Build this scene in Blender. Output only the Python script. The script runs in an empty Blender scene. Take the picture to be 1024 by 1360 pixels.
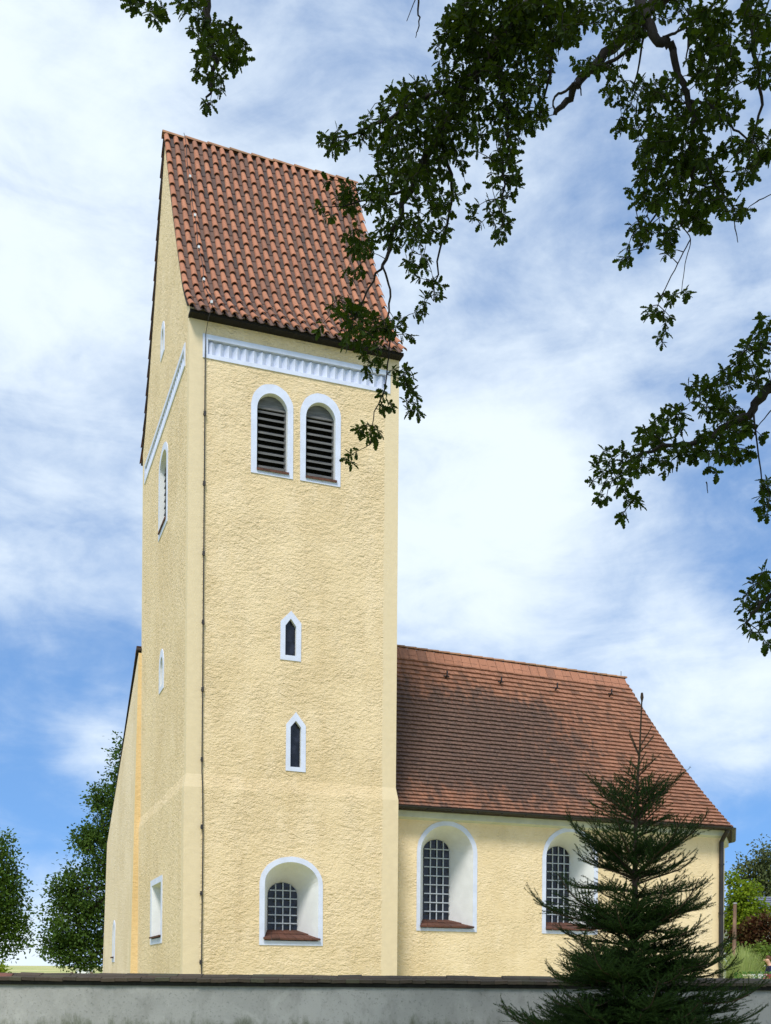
import bpy, math, random
import numpy as np
from mathutils import Vector, Matrix
from mathutils.geometry import tessellate_polygon

rng = random.Random(11)
nrg = np.random.default_rng(5)
scene = bpy.context.scene
COL = scene.collection
R = math.radians

# ------------------------------------------------------------------ camera
CAM = Vector((-5.235, -30.224, 1.65))
FOC, YH, ROLL, YAW = 1498.75, 1305.23, R(0.458), R(19.756)
cd = bpy.data.cameras.new('camera')
cam = bpy.data.objects.new('camera', cd)
COL.objects.link(cam)
cd.sensor_fit = 'AUTO'; cd.sensor_width = 36.0
cd.lens = FOC * 36.0 / 1360.0
cd.shift_x = 5.0 / 1360.0
cd.shift_y = (YH - 680.0) / 1360.0
cd.clip_start = 0.05; cd.clip_end = 6000
cam.matrix_world = Matrix.Translation(CAM) @ Matrix.Rotation(-YAW, 4, 'Z') @ Matrix.Rotation(R(90), 4, 'X') @ Matrix.Rotation(ROLL, 4, 'Z')
scene.camera = cam
scene.view_settings.view_transform = 'Standard'
scene.view_settings.look = 'None'
scene.view_settings.exposure = 0.4
scene.view_settings.gamma = 1.0

CS, SN = math.cos(YAW), math.sin(YAW)
def ray(px, py):
    x, y = px - 512, py - 680
    u = x * math.cos(ROLL) + y * math.sin(ROLL)
    v = -x * math.sin(ROLL) + y * math.cos(ROLL) + 680 - YH
    r, z = u / FOC, -v / FOC
    return Vector((r * CS + SN, -r * SN + CS, z))
def at(px, py, d):                       # a place seen at px, py and d metres in front of the camera
    return CAM + ray(px, py) * d
def rd(r, d, z=0.0):                     # r metres to the right, d metres ahead
    return Vector((CAM.x + r * CS + d * SN, CAM.y - r * SN + d * CS, z))
def to_px(p):
    dx, dy, dz = p[0] - CAM.x, p[1] - CAM.y, p[2] - CAM.z
    r = dx * CS - dy * SN; d = dx * SN + dy * CS
    if d < 0.1: return None
    u, v = FOC * r / d, -FOC * dz / d + YH - 680
    return 512 + u * math.cos(ROLL) - v * math.sin(ROLL), 680 + u * math.sin(ROLL) + v * math.cos(ROLL)

# ------------------------------------------------------------------ light
SUN_EL, SUN_AZ = R(54), R(33)            # azimuth: turned this far to the left of straight behind the front wall
sdir = Vector((-math.sin(SUN_AZ) * math.cos(SUN_EL), -math.cos(SUN_AZ) * math.cos(SUN_EL), math.sin(SUN_EL)))
sl = bpy.data.lights.new('sun', 'SUN'); sl.energy = 2.95; sl.angle = R(14); sl.color = (1.0, 0.955, 0.88)
so = bpy.data.objects.new('sun', sl); COL.objects.link(so)
so.rotation_euler = sdir.to_track_quat('Z', 'Y').to_euler()
so.location = (0, -20, 60)

world = bpy.data.worlds.new('World'); scene.world = world; world.use_nodes = True
def build_world():
    nt = world.node_tree; nt.nodes.clear(); N = nt.nodes; L = nt.links
    out = N.new('ShaderNodeOutputWorld'); bg = N.new('ShaderNodeBackground'); bg.inputs[1].default_value = 0.15
    sky = N.new('ShaderNodeTexSky'); sky.sky_type = 'NISHITA'; sky.sun_disc = False
    sky.sun_elevation = SUN_EL; sky.sun_rotation = math.atan2(sdir.x, sdir.y)
    sky.air_density = 1.0; sky.dust_density = 0.4; sky.ozone_density = 3.0
    tc = N.new('ShaderNodeTexCoord')
    lift = N.new('ShaderNodeVectorMath'); lift.operation = 'ADD'; L.new(tc.outputs['Generated'], lift.inputs[0]); lift.inputs[1].default_value = (0, 0, .30)
    nz = N.new('ShaderNodeVectorMath'); nz.operation = 'NORMALIZE'; L.new(lift.outputs[0], nz.inputs[0]); L.new(nz.outputs[0], sky.inputs[0])
    def math_(op, a, b=None, c=None, clamp=False):
        m = N.new('ShaderNodeMath'); m.operation = op; m.use_clamp = clamp
        for i, q in enumerate((a, b, c)):
            if q is None: continue
            if isinstance(q, (int, float)): m.inputs[i].default_value = q
            else: L.new(q, m.inputs[i])
        return m.outputs[0]
    mp = N.new('ShaderNodeMapping'); L.new(tc.outputs['Generated'], mp.inputs[0])
    mp.inputs['Rotation'].default_value = (0.0, R(18), R(30)); mp.inputs['Scale'].default_value = (1.0, 1.0, 1.7)
    n1 = N.new('ShaderNodeTexNoise'); L.new(mp.outputs[0], n1.inputs['Vector'])
    n1.inputs['Scale'].default_value = 3.1; n1.inputs['Detail'].default_value = 9; n1.inputs['Roughness'].default_value = 0.55; n1.inputs['Distortion'].default_value = 0.5
    n2 = N.new('ShaderNodeTexNoise'); L.new(mp.outputs[0], n2.inputs['Vector'])
    n2.inputs['Scale'].default_value = 11; n2.inputs['Detail'].default_value = 8; n2.inputs['Roughness'].default_value = 0.6; n2.inputs['Distortion'].default_value = 0.3
    n3 = N.new('ShaderNodeTexNoise'); mp3 = N.new('ShaderNodeMapping'); L.new(tc.outputs['Generated'], mp3.inputs[0]); mp3.inputs['Rotation'].default_value = (R(10), R(-35), R(20)); mp3.inputs['Scale'].default_value = (1, 1, 3.2)
    L.new(mp3.outputs[0], n3.inputs['Vector']); n3.inputs['Scale'].default_value = 6.5; n3.inputs['Detail'].default_value = 12; n3.inputs['Roughness'].default_value = .62; n3.inputs['Distortion'].default_value = .9
    cov = math_('ADD', math_('MULTIPLY', n1.outputs[0], 1.15), math_('ADD', math_('MULTIPLY', n2.outputs[0], 0.85), math_('MULTIPLY', n3.outputs[0], .55)))
    cov = math_('ADD', cov, -0.78)
    # broad bright and clear stretches of the sky: direction, angular radius, amount
    for (px, py, ang, amt) in [(90, 130, 10, .42), (30, 620, 5, -.02), (60, 790, 6, -.10), (60, 1075, 6, -.50), (640, 640, 8, .30),
                               (330, 60, 4, -.12), (930, 710, 5, -.34), (960, 940, 4, .42), (985, 1100, 4.5, -.50), (700, 250, 5, .04), (970, 250, 6, -.14),
                               (130, 990, 2, .45), (40, 1255, 3.0, .55), (900, 800, 2.0, .16), (1000, 1010, 1.6, .25)]:
        d = ray(px, py).normalized()
        dp = N.new('ShaderNodeVectorMath'); dp.operation = 'DOT_PRODUCT'
        L.new(tc.outputs['Generated'], dp.inputs[0]); dp.inputs[1].default_value = d
        k = 1.0 / (1.0 - math.cos(R(ang)))
        g = math_('EXPONENT', math_('MULTIPLY', math_('ADD', dp.outputs['Value'], -1.0), k))
        cov = math_('ADD', cov, math_('MULTIPLY', g, amt))
    mr = N.new('ShaderNodeMapRange'); mr.interpolation_type = 'SMOOTHSTEP'
    L.new(cov, mr.inputs[0]); mr.inputs[1].default_value = 0.0; mr.inputs[2].default_value = 1.0; mr.inputs[3].default_value = 0.09; mr.inputs[4].default_value = 0.97
    tint = N.new('ShaderNodeMix'); tint.data_type = 'RGBA'; tint.blend_type = 'MULTIPLY'; tint.inputs[0].default_value = 1.0
    L.new(sky.outputs[0], tint.inputs[6]); tint.inputs[7].default_value = (0.60, 0.98, 1.20, 1)
    mix = N.new('ShaderNodeMix'); mix.data_type = 'RGBA'
    L.new(mr.outputs[0], mix.inputs[0]); L.new(tint.outputs[2], mix.inputs[6]); mix.inputs[7].default_value = (4.65, 5.2, 5.7, 1)
    L.new(mix.outputs[2], bg.inputs[0]); L.new(bg.outputs[0], out.inputs[0])
build_world()

# ------------------------------------------------------------------ helpers
def link(o, parent=None):
    COL.objects.link(o)
    if parent is not None: o.parent = parent
    return o
def tag(o, label=None, cat=None, group=None, kind=None):
    if label: o['label'] = label
    if cat: o['category'] = cat
    if group: o['group'] = group
    if kind: o['kind'] = kind
    return o
def empty(name, loc, label, cat, group=None):
    o = bpy.data.objects.new(name, None); o.location = loc; COL.objects.link(o)
    o.empty_display_size = 0.3
    bpy.context.view_layer.update()
    return tag(o, label, cat, group)

class MB:
    """collects shapes and links them as ONE mesh object (world coordinates)"""
    def __init__(s): s.v = []; s.f = []; s.t = []; s.m = []; s.mi = 0; s.tint = None
    def add(s, vs, fs, tint=None):
        b = len(s.v); s.v.extend([tuple(q) for q in vs])
        for f in fs:
            s.f.append([i + b for i in f]); s.t.append(rng.random() if tint is None else tint); s.m.append(s.mi)
    def box(s, lo, hi, tint=None):
        (a, b, c), (d, e, f) = lo, hi
        s.add([(a, b, c), (d, b, c), (d, e, c), (a, e, c), (a, b, f), (d, b, f), (d, e, f), (a, e, f)],
              [(3, 2, 1, 0), (4, 5, 6, 7), (0, 1, 5, 4), (1, 2, 6, 5), (2, 3, 7, 6), (3, 0, 4, 7)], tint)
    def obox(s, c, ax, ay, az, tint=None):
        c = Vector(c); vs = []
        for k in (-1, 1):
            for j in (-1, 1):
                for i in (-1, 1): vs.append(c + ax * i + ay * j + az * k)
        s.add(vs, [(0, 2, 3, 1), (4, 5, 7, 6), (0, 1, 5, 4), (1, 3, 7, 5), (3, 2, 6, 7), (2, 0, 4, 6)], tint)
    def tube(s, pts, rad, n=8, tint=None, cap=True):
        pts = [Vector(p) for p in pts]
        rad = rad if isinstance(rad, (list, tuple)) else [rad] * len(pts)
        vs = []; ref = None
        for i, p in enumerate(pts):
            t = (pts[min(i + 1, len(pts) - 1)] - pts[max(i - 1, 0)]).normalized()
            if ref is None:
                ref = t.orthogonal().normalized()
            ref = (ref - t * ref.dot(t))
            ref = ref.normalized() if ref.length > 1e-6 else t.orthogonal().normalized()
            b = t.cross(ref)
            for k in range(n):
                a = 2 * math.pi * k / n
                vs.append(p + (ref * math.cos(a) + b * math.sin(a)) * rad[i])
        fs = []
        for i in range(len(pts) - 1):
            for k in range(n):
                fs.append((i * n + k, i * n + (k + 1) % n, (i + 1) * n + (k + 1) % n, (i + 1) * n + k))
        if cap:
            fs.append(tuple(reversed(range(n)))); fs.append(tuple(range((len(pts) - 1) * n, len(pts) * n)))
        s.add(vs, fs, tint)
    def build(s, name, mat, parent=None, smooth=False):
        me = bpy.data.meshes.new(name)
        inv = parent.matrix_world.inverted() if parent is not None else None
        vs = s.v
        me.from_pydata(vs, [], s.f)
        for m_ in (mat if isinstance(mat, (list, tuple)) else [mat]): me.materials.append(m_)
        a = me.attributes.new('tint', 'FLOAT', 'FACE'); a.data.foreach_set('value', s.t)
        me.polygons.foreach_set('material_index', s.m)
        if smooth: me.polygons.foreach_set('use_smooth', [True] * len(me.polygons))
        me.update()
        o = bpy.data.objects.new(name, me)
        link(o, parent)
        if parent is not None:
            o.matrix_parent_inverse = inv
        return o

def tri_mesh(name, verts, faces_n, tint, mat, parent, smooth=False):
    """fast mesh from numpy: verts (M,3), equal-size faces of n consecutive verts"""
    me = bpy.data.meshes.new(name); M = len(verts); n = faces_n; F = M // n
    me.vertices.add(M); me.vertices.foreach_set('co', np.asarray(verts, np.float32).ravel())
    me.loops.add(M); me.loops.foreach_set('vertex_index', np.arange(M, dtype=np.int32))
    me.polygons.add(F)
    me.polygons.foreach_set('loop_start', np.arange(0, M, n, dtype=np.int32))
    me.materials.append(mat)
    me.update(calc_edges=True)
    a = me.attributes.new('tint', 'FLOAT', 'FACE'); a.data.foreach_set('value', np.asarray(tint, np.float32))
    if smooth: me.polygons.foreach_set('use_smooth', [True] * F)
    o = bpy.data.objects.new(name, me); link(o, parent)
    if parent is not None: o.matrix_parent_inverse = parent.matrix_world.inverted()
    return o

# ------------------------------------------------------------------ materials
class NT:
    def __init__(s, name):
        s.mat = bpy.data.materials.new(name); s.mat.use_nodes = True
        s.n = s.mat.node_tree.nodes; s.l = s.mat.node_tree.links; s.n.clear()
        s.out = s.n.new('ShaderNodeOutputMaterial'); s.p = s.n.new('ShaderNodeBsdfPrincipled')
        s.l.new(s.p.outputs[0], s.out.inputs[0])
        s.tc = s.n.new('ShaderNodeTexCoord')
        s.p.inputs['Specular IOR Level'].default_value = 0.25
    def set(s, inp, v):
        if hasattr(v, 'is_output') or hasattr(v, 'links'): s.l.new(v, inp)
        else: inp.default_value = v
    def math(s, op, a, b=None, c=None, clamp=False):
        m = s.n.new('ShaderNodeMath'); m.operation = op; m.use_clamp = clamp
        for i, q in enumerate((a, b, c)):
            if q is not None: s.set(m.inputs[i], q)
        return m.outputs[0]
    def noise(s, scale, detail=4, rough=.5, vec=None, st=(1, 1, 1), dist=0.0, rot=(0, 0, 0)):
        mp = s.n.new('ShaderNodeMapping'); mp.inputs['Scale'].default_value = st; mp.inputs['Rotation'].default_value = rot
        s.l.new(vec if vec is not None else s.tc.outputs['Object'], mp.inputs[0])
        n = s.n.new('ShaderNodeTexNoise'); s.l.new(mp.outputs[0], n.inputs['Vector'])
        n.inputs['Scale'].default_value = scale; n.inputs['Detail'].default_value = detail
        n.inputs['Roughness'].default_value = rough; n.inputs['Distortion'].default_value = dist
        return n.outputs[0]
    def rng(s, v, a, b, c=0.0, d=1.0, smooth=True):
        m = s.n.new('ShaderNodeMapRange'); m.interpolation_type = 'SMOOTHSTEP' if smooth else 'LINEAR'
        s.l.new(v, m.inputs[0])
        for i, q in enumerate((a, b, c, d)): s.set(m.inputs[i + 1], q)
        return m.outputs[0]
    def mix(s, f, a, b, mode='MIX'):
        m = s.n.new('ShaderNodeMix'); m.data_type = 'RGBA'; m.blend_type = mode
        s.set(m.inputs[0], f); s.set(m.inputs[6], col(a)); s.set(m.inputs[7], col(b)); return m.outputs[2]
    def bump(s, h, strength, dist, normal=None):
        b = s.n.new('ShaderNodeBump'); s.set(b.inputs['Strength'], strength); b.inputs['Distance'].default_value = dist
        s.l.new(h, b.inputs['Height'])
        if normal is not None: s.l.new(normal, b.inputs['Normal'])
        return b.outputs[0]
    def attr(s, name='tint'):
        a = s.n.new('ShaderNodeAttribute'); a.attribute_name = name; return a.outputs['Fac']
    def xyz(s):
        x = s.n.new('ShaderNodeSeparateXYZ'); s.l.new(s.tc.outputs['Object'], x.inputs[0]); return x.outputs
    def color(s, c): s.set(s.p.inputs['Base Color'], col(c))
    def rough(s, r): s.set(s.p.inputs['Roughness'], r)
    def normal(s, n): s.l.new(n, s.p.inputs['Normal'])
    def ramp(s, f, stops):
        r = s.n.new('ShaderNodeValToRGB'); s.l.new(f, r.inputs[0]); e = r.color_ramp.elements
        while len(e) < len(stops): e.new(0.5)
        for i, (p, c) in enumerate(stops): e[i].position = p; e[i].color = col(c)
        return r.outputs[0]
def col(c):
    if isinstance(c, (tuple, list)): return tuple(c) if len(c) == 4 else tuple(c) + (1.0,)
    return c

def plaster(name, axis=None, lo=0, hi=0, base=(.76, .595, .365), rough_amt=1.0, fine=1.0, bandcol=(.66, .535, .345)):
    m = NT(name); x = m.xyz()
    big = m.noise(.35, 5, .6); mid = m.noise(1.6, 4, .6, st=(1, 1, .6))
    # trowelled relief: long shallow ridges plus grain
    st = {None: (1, 1, 1.6), 0: (1, 1, 1.9), 1: (1, 1, 1.5)}[axis]
    r1 = m.noise(3.3 * fine, 5, .62, st=st, dist=.9)
    r2 = m.noise(9 * fine, 4, .6, st=st, dist=.5)
    r3 = m.noise(45, 2, .5)
    rid = m.math('ABSOLUTE', m.math('SUBTRACT', r1, .5))
    lump = m.noise(5.2 * fine, 3, .55, st=(1, 1, 1.35), dist=.6)
    h = m.math('ADD', m.math('MULTIPLY', rid, -.75), m.math('ADD', m.math('ADD', m.math('MULTIPLY', r2, .6), m.math('MULTIPLY', lump, .7)), m.math('MULTIPLY', r3, .07)))
    c = m.mix(m.rng(big, .35, .68), base, tuple(q * k for q, k in zip(base, (.89, .87, .82))))
    c = m.mix(m.rng(mid, .45, .75, 0, .55), c, tuple(q * k for q, k in zip(base, (1.06, 1.08, 1.16))))
    # darker, warmer tone in the low parts of the relief
    c = m.mix(m.rng(h, .36, .54, .38, 0), c, tuple(q * k for q, k in zip(base, (.72, .66, .55))))
    stn = m.noise(1.0, 6, .7, st=(2.2, 2.2, .16)); c = m.mix(m.rng(stn, .50, .74, 0, .36), c, tuple(q * k for q, k in zip(base, (.74, .70, .62))))
    ptc = m.noise(.55, 3, .5, st=(1, 1, .8), dist=1.2); c = m.mix(m.rng(ptc, .55, .60, 0, .16), c, tuple(q * k for q, k in zip(base, (1.05, 1.06, 1.12))))
    if axis is not None:
        w = m.math('MULTIPLY', m.math('SUBTRACT', m.noise(2.2, 3, .6), .5), .10)
        u = m.math('ADD', x[axis], w)
        band = m.math('ADD', m.rng(u, lo - .02, lo + .03, 1, 0), m.rng(u, hi - .03, hi + .02, 0, 1), clamp=True)
        c = m.mix(band, c, m.mix(m.rng(m.noise(6, 4), .3, .7), bandcol, tuple(q * .95 for q in bandcol)))
        amt = m.math('SUBTRACT', 1.0, m.math('MULTIPLY', band, .93))
        hh = m.math('MULTIPLY', m.math('SUBTRACT', h, .62), amt)
    else: hh = m.math('SUBTRACT', h, .62)
    hh = m.math('MULTIPLY', hh, m.rng(m.noise(.9, 4, .65), .3, .7, .45, 1.25))
    hh = m.math('ADD', hh, m.math('MULTIPLY', m.math('SUBTRACT', m.noise(20 * fine, 4, .7, st=(1, 1, 1.4)), .5), m.math('MULTIPLY', amt, .30) if axis is not None else .30))
    m.color(c); m.rough(.93); m.normal(m.bump(hh, 1.0, .085 * rough_amt))
    return m.mat

def simple(name, c, rough=.7, var=.12, scale=6, metal=0.0, bump=0.0, bscale=30, spec=.3):
    m = NT(name); n = m.noise(scale, 5, .6)
    m.color(m.mix(m.rng(n, .3, .7), tuple(q * (1 - var) for q in c), tuple(min(1, q * (1 + var)) for q in c)))
    m.rough(rough); m.p.inputs['Metallic'].default_value = metal; m.p.inputs['Specular IOR Level'].default_value = spec
    if bump: m.normal(m.bump(m.noise(bscale, 4, .6), .6, bump))
    return m.mat

def tile_mat(name, a, b, dark, streak=0.0):
    m = NT(name); t = m.attr()
    n = m.noise(2.2, 5, .6); n2 = m.noise(22, 4, .65)
    c = m.mix(t, a, b)
    c = m.mix(m.rng(t, .86, .93, 0, .6), c, dark)
    c = m.mix(m.rng(n2, .5, .72, 0, .5), c, tuple(q * .55 for q in dark))
    c = m.mix(m.rng(n, .5, .75, 0, .35), c, dark)
    run = m.noise(1.4, 6, .7, st=(2.4, .35, .35)); c = m.mix(m.rng(run, .50, .70, 0, .5), c, tuple(q * .8 for q in dark))
    lic = m.noise(9, 5, .75); c = m.mix(m.rng(lic, .66, .74, 0, .55), c, (.30, .27, .20))
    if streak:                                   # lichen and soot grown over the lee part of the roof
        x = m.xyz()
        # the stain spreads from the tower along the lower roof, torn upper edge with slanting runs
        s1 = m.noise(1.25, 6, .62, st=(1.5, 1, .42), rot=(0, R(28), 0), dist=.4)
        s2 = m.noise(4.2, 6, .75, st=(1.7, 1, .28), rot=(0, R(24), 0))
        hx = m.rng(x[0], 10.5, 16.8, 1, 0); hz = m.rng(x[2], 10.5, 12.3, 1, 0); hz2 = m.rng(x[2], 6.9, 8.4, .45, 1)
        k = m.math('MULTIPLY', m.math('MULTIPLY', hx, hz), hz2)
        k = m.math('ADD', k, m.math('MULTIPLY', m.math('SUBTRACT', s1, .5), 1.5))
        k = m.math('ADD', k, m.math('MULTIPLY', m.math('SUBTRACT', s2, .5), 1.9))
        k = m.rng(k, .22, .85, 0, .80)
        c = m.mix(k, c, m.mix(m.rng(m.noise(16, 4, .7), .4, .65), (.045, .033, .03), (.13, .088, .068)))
    m.color(c); m.rough(.85); m.normal(m.bump(m.math('ADD', n2, m.math('MULTIPLY', m.noise(70, 2), .4)), .5, .012))
    return m.mat

def leaf_mat(name, a, b, trans=.25, tcol=None, rough=.5):
    m = NT(name); t = m.attr()
    n = m.noise(1.3, 3, .6)
    c = m.mix(t, a, b)
    c = m.mix(m.rng(n, .35, .65, 0, .35), c, tuple(q * .7 for q in a)); c = m.mix(m.rng(t, .86, .97, 0, .7), c, tuple(min(1, q * 1.5) for q in b))
    m.color(c); m.rough(rough); m.p.inputs['Specular IOR Level'].default_value = .07
    tr = m.n.new('ShaderNodeBsdfTranslucent'); m.set(tr.inputs[0], m.mix(.6, c, tcol or tuple(min(1, q * 1.8) for q in b)))
    mx = m.n.new('ShaderNodeMixShader'); mx.inputs[0].default_value = trans
    m.l.new(m.p.outputs[0], mx.inputs[1]); m.l.new(tr.outputs[0], mx.inputs[2]); m.l.new(mx.outputs[0], m.out.inputs[0])
    return m.mat

def bark_mat(name, c):
    m = NT(name); n = m.noise(14, 6, .7, st=(1, 1, .25)); n2 = m.noise(3, 4)
    m.color(m.mix(m.rng(n, .35, .65), tuple(q * .5 for q in c), m.mix(m.rng(n2, .4, .7), c, tuple(q * .75 for q in c))))
    m.rough(.9); m.normal(m.bump(n, .8, .02)); return m.mat

P_FRONT = plaster('plaster front', 0, .40, 5.58)
P_LEFT = plaster('plaster side', 1, .28, 8.72, bandcol=(.70, .56, .355))
P_PLAIN = plaster('plaster plain', None)
P_CHOIR = plaster('plaster choir', 0, -9, 17.50, base=(.81, .64, .40), rough_amt=.62, fine=1.35, bandcol=(.78, .61, .37))
P_NAVE = plaster('plaster nave gable', 1, 9.35, 30, base=(.74, .60, .41), rough_amt=.5, fine=1.3)
P_RETURN = plaster('plaster return', None, base=(.70, .51, .26), rough_amt=.35)  # ochre deepened: bounced light in the corner beside the tower put into the colour
WHITE = simple('lime white paint', (.57, .60, .71), .85, .06, 3, bump=.004, bscale=40)
REVEAL = simple('lime white reveal', (.70, .70, .69), .9, .04, 3, bump=.006, bscale=25)
CORNICE = simple('grey lime cornice', (.52, .53, .47), .9, .08, 3, bump=.004)
TILE_T = tile_mat('hollow roof tile', (.42, .18, .098), (.33, .135, .075), (.19, .095, .06))
TILE_PAN = tile_mat('pan roof tile', (.14, .085, .065), (.10, .065, .055), (.07, .055, .05))  # darker than the cover tiles: shade of the gaps put into the colour
TILE_RIDGE = tile_mat('ridge tile', (.30, .15, .09), (.38, .20, .10), (.15, .10, .06))
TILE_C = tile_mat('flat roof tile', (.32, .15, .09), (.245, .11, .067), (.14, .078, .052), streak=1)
TILE_CR = tile_mat('choir ridge tile', (.38, .17, .10), (.33, .145, .085), (.24, .12, .08))
TILE_SILL = tile_mat('sill tile', (.12, .050, .032), (.085, .038, .026), (.05, .028, .022))
COPING = tile_mat('old coping tile', (.075, .054, .038), (.045, .036, .026), (.09, .085, .05))
DARK_WOOD = simple('dark timber', (.035, .025, .02), .8, .3, 5)
METAL_DARK = simple('brown sheet metal', (.04, .036, .036), .45, .15, 3, metal=.5)
WIRE = simple('dark wire', (.035, .03, .03), .6, .2, 4)
GREYWOOD = NT('grey weathered boards')
_n = GREYWOOD.noise(9, 5, .6, st=(.2, .2, 3)); GREYWOOD.color(GREYWOOD.mix(GREYWOOD.rng(_n, .3, .7), (.085, .085, .083), (.165, .16, .155))); GREYWOOD.rough(.85); GREYWOOD = GREYWOOD.mat
GLASS = NT('dark leaded glass')
_b = GLASS.noise(9, 2); GLASS.color(GLASS.mix(GLASS.rng(GLASS.noise(5, 3), .4, .7), (.006, .007, .012), (.02, .022, .035)))
GLASS.rough(.12); GLASS.p.inputs['Specular IOR Level'].default_value = .35; GLASS.normal(GLASS.bump(_b, .35, .05)); GLASS = GLASS.mat
BAR = simple('grey painted bars', (.42, .45, .48), .6, .1, 8)
VOID = simple('dark interior', (.012, .012, .012), .9, .2, 4)

# ------------------------------------------------------------------ ground
def build_ground():
    ds = [-60, -20, 0, 6, 12, 14.9, 15.12, 17, 22, 30, 45, 60, 80, 110, 150, 200, 260, 400, 800, 2500]
    rs = [-1600, -700, -300, -150, -80, -40, -25, -15, -8, 0, 8, 15, 25, 40, 80, 150, 300, 700, 1600]
    def h(r, d):
        if d < 15: return 0.0
        if d <= 62: return 1.40
        if d <= 200: return 1.40 + (d - 62) / 138.0 * (3.0 + .25 * math.sin(r * .02))
        return 4.4 - min(2.5, (d - 200) / 600)
    vs = []; fs = []
    for d in ds:
        for r in rs:
            vs.append(rd(r, d, h(r, d)))
    W = len(rs)
    for i in range(len(ds) - 1):
        for j in range(W - 1):
            fs.append((i * W + j, i * W + j + 1, (i + 1) * W + j + 1, (i + 1) * W + j))
    m = NT('meadow grass'); n = m.noise(.06, 5, .6); n2 = m.noise(1.2, 5, .7)
    c = m.mix(m.rng(n, .35, .65), (.30, .34, .11), (.50, .45, .20)); c = m.mix(m.rng(n2, .4, .7, 0, .5), c, (.22, .27, .08))
    m.color(c); m.rough(.95); m.normal(m.bump(n2, .6, .08))
    b = MB(); b.add(vs, fs); o = b.build('ground', m.mat); tag(o, kind='structure')
build_ground()

# ------------------------------------------------------------------ church
church = empty('church', (3, 4.5, 1.4), 'pale yellow plastered village church with a tall gabled tower and a red tiled choir', 'church')

mF = lambda y0: (lambda u, z, d: Vector((u, y0 + d, z)))       # wall facing the viewer, d goes into the wall
mL = lambda x0: (lambda u, z, d: Vector((x0 + d, u, z)))       # west wall

def arch(xl, xr, z0, zs, zt, n=18):
    """outline from the lower left corner over the arch to the lower right corner"""
    xc, w = (xl + xr) / 2, (xr - xl) / 2
    o = [(xl, z0)]
    for i in range(n + 1):
        a = math.pi * (1 - i / n)
        o.append((xc + w * math.cos(a), zs + (zt - zs) * math.sin(a)))
    o.append((xr, z0)); return o
def pointed(xl, xr, z0, zs, zt): return [(xl, z0), (xl, zs), ((xl + xr) / 2, zt), (xr, zs), (xr, z0)]
def lancet(xl, xr, z0, zs, zt, n=5):
    xc = (xl + xr) / 2; o = [(xl, z0)]
    for i in range(n + 1):
        t = i / n; o.append((xl + (xc - xl) * (1 - math.cos(t * math.pi / 2)) ** 1.0 * 1.0, zs + (zt - zs) * math.sin(t * math.pi / 2)))
    o2 = [(2 * xc - x, z) for x, z in reversed(o[:-1])]
    return o + o2
def rect(xl, xr, z0, z1): return [(xl, z0), (xl, z1), (xr, z1), (xr, z0)]

def wall_fill(b, mapf, outer, holes):
    polys = [[Vector((u, z, 0)) for u, z in outer]] + [[Vector((u, z, 0)) for u, z in h] for h in holes]
    tris = tessellate_polygon(polys)
    flat = [q for p in polys for q in p]
    b.add([mapf(q.x, q.y, 0) for q in flat], [tuple(t) for t in tris], .5)

def window(name, mapf, outer, inner, back, depth, proud=.02, label=None):
    """painted surround + splayed reveal as the part; returns it so that pane, bars and sill go below it"""
    b = MB(); n = len(inner)
    outer = [(u + rng.uniform(-.007, .007), z + rng.uniform(-.007, .007)) for u, z in outer]
    O = [mapf(u, z, -proud) for u, z in outer]; I = [mapf(u, z, -proud) for u, z in inner]
    Ow = [mapf(u, z, .03) for u, z in outer]; Bk = [mapf(u, z, depth) for u, z in back]
    fs = []
    for i in range(n):
        j = (i + 1) % n
        fs.append((i, j, n + j, n + i))                      # flat band
        fs.append((i, 2 * n + i, 2 * n + j, j))              # its outer edge
    b.add(O + I + Ow, fs, .5)
    b.mi = 1
    fs = []
    for i in range(n):
        j = (i + 1) % n
        fs.append((i, j, n + j, n + i))
    b.add(I + Bk, fs, .5)
    o = b.build(name, [WHITE, REVEAL], church)
    if label: o['label'] = label
    return o
def pane(win, mapf, back, depth, mat=GLASS):
    b = MB(); wall_fill(b, lambda u, z, d: mapf(u, z, depth), back, []); return b.build('pane', mat, win)
def inside_span(outline, u):
    """z range of the outline at u"""
    zs = []
    n = len(outline)
    for i in range(n):
        (a, za), (c, zc) = outline[i], outline[(i + 1) % n]
        if (a - u) * (c - u) <= 0 and a != c: zs.append(za + (zc - za) * (u - a) / (c - a))
    return (min(zs), max(zs)) if zs else None
def u_span(outline, z):
    us = []
    n = len(outline)
    for i in range(n):
        (a, za), (c, zc) = outline[i], outline[(i + 1) % n]
        if (za - z) * (zc - z) <= 0 and za != zc: us.append(a + (c - a) * (z - za) / (zc - za))
    return (min(us), max(us)) if us else None
def mbox(b, mapf, u0, u1, z0, z1, d0, d1, tint=.5):
    P = [mapf(u, z, d) for d in (d0, d1) for z in (z0, z1) for u in (u0, u1)]
    b.add(P, [(0, 1, 3, 2), (5, 4, 6, 7), (4, 0, 2, 6), (1, 5, 7, 3), (2, 3, 7, 6), (4, 5, 1, 0)], tint)
def grille(win, mapf, back, depth, us, zs, w=.016):
    b = MB()
    for u in us:
        s = inside_span(back, u)
        if s: mbox(b, mapf, u - w, u + w, s[0], s[1] - .01, depth - .05, depth - .02)
    for z in zs:
        s = u_span(back, z)
        if s: mbox(b, mapf, s[0] + .005, s[1] - .005, z - w, z + w, depth - .066, depth - .046)
    return b.build('grille', BAR, win)
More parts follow.
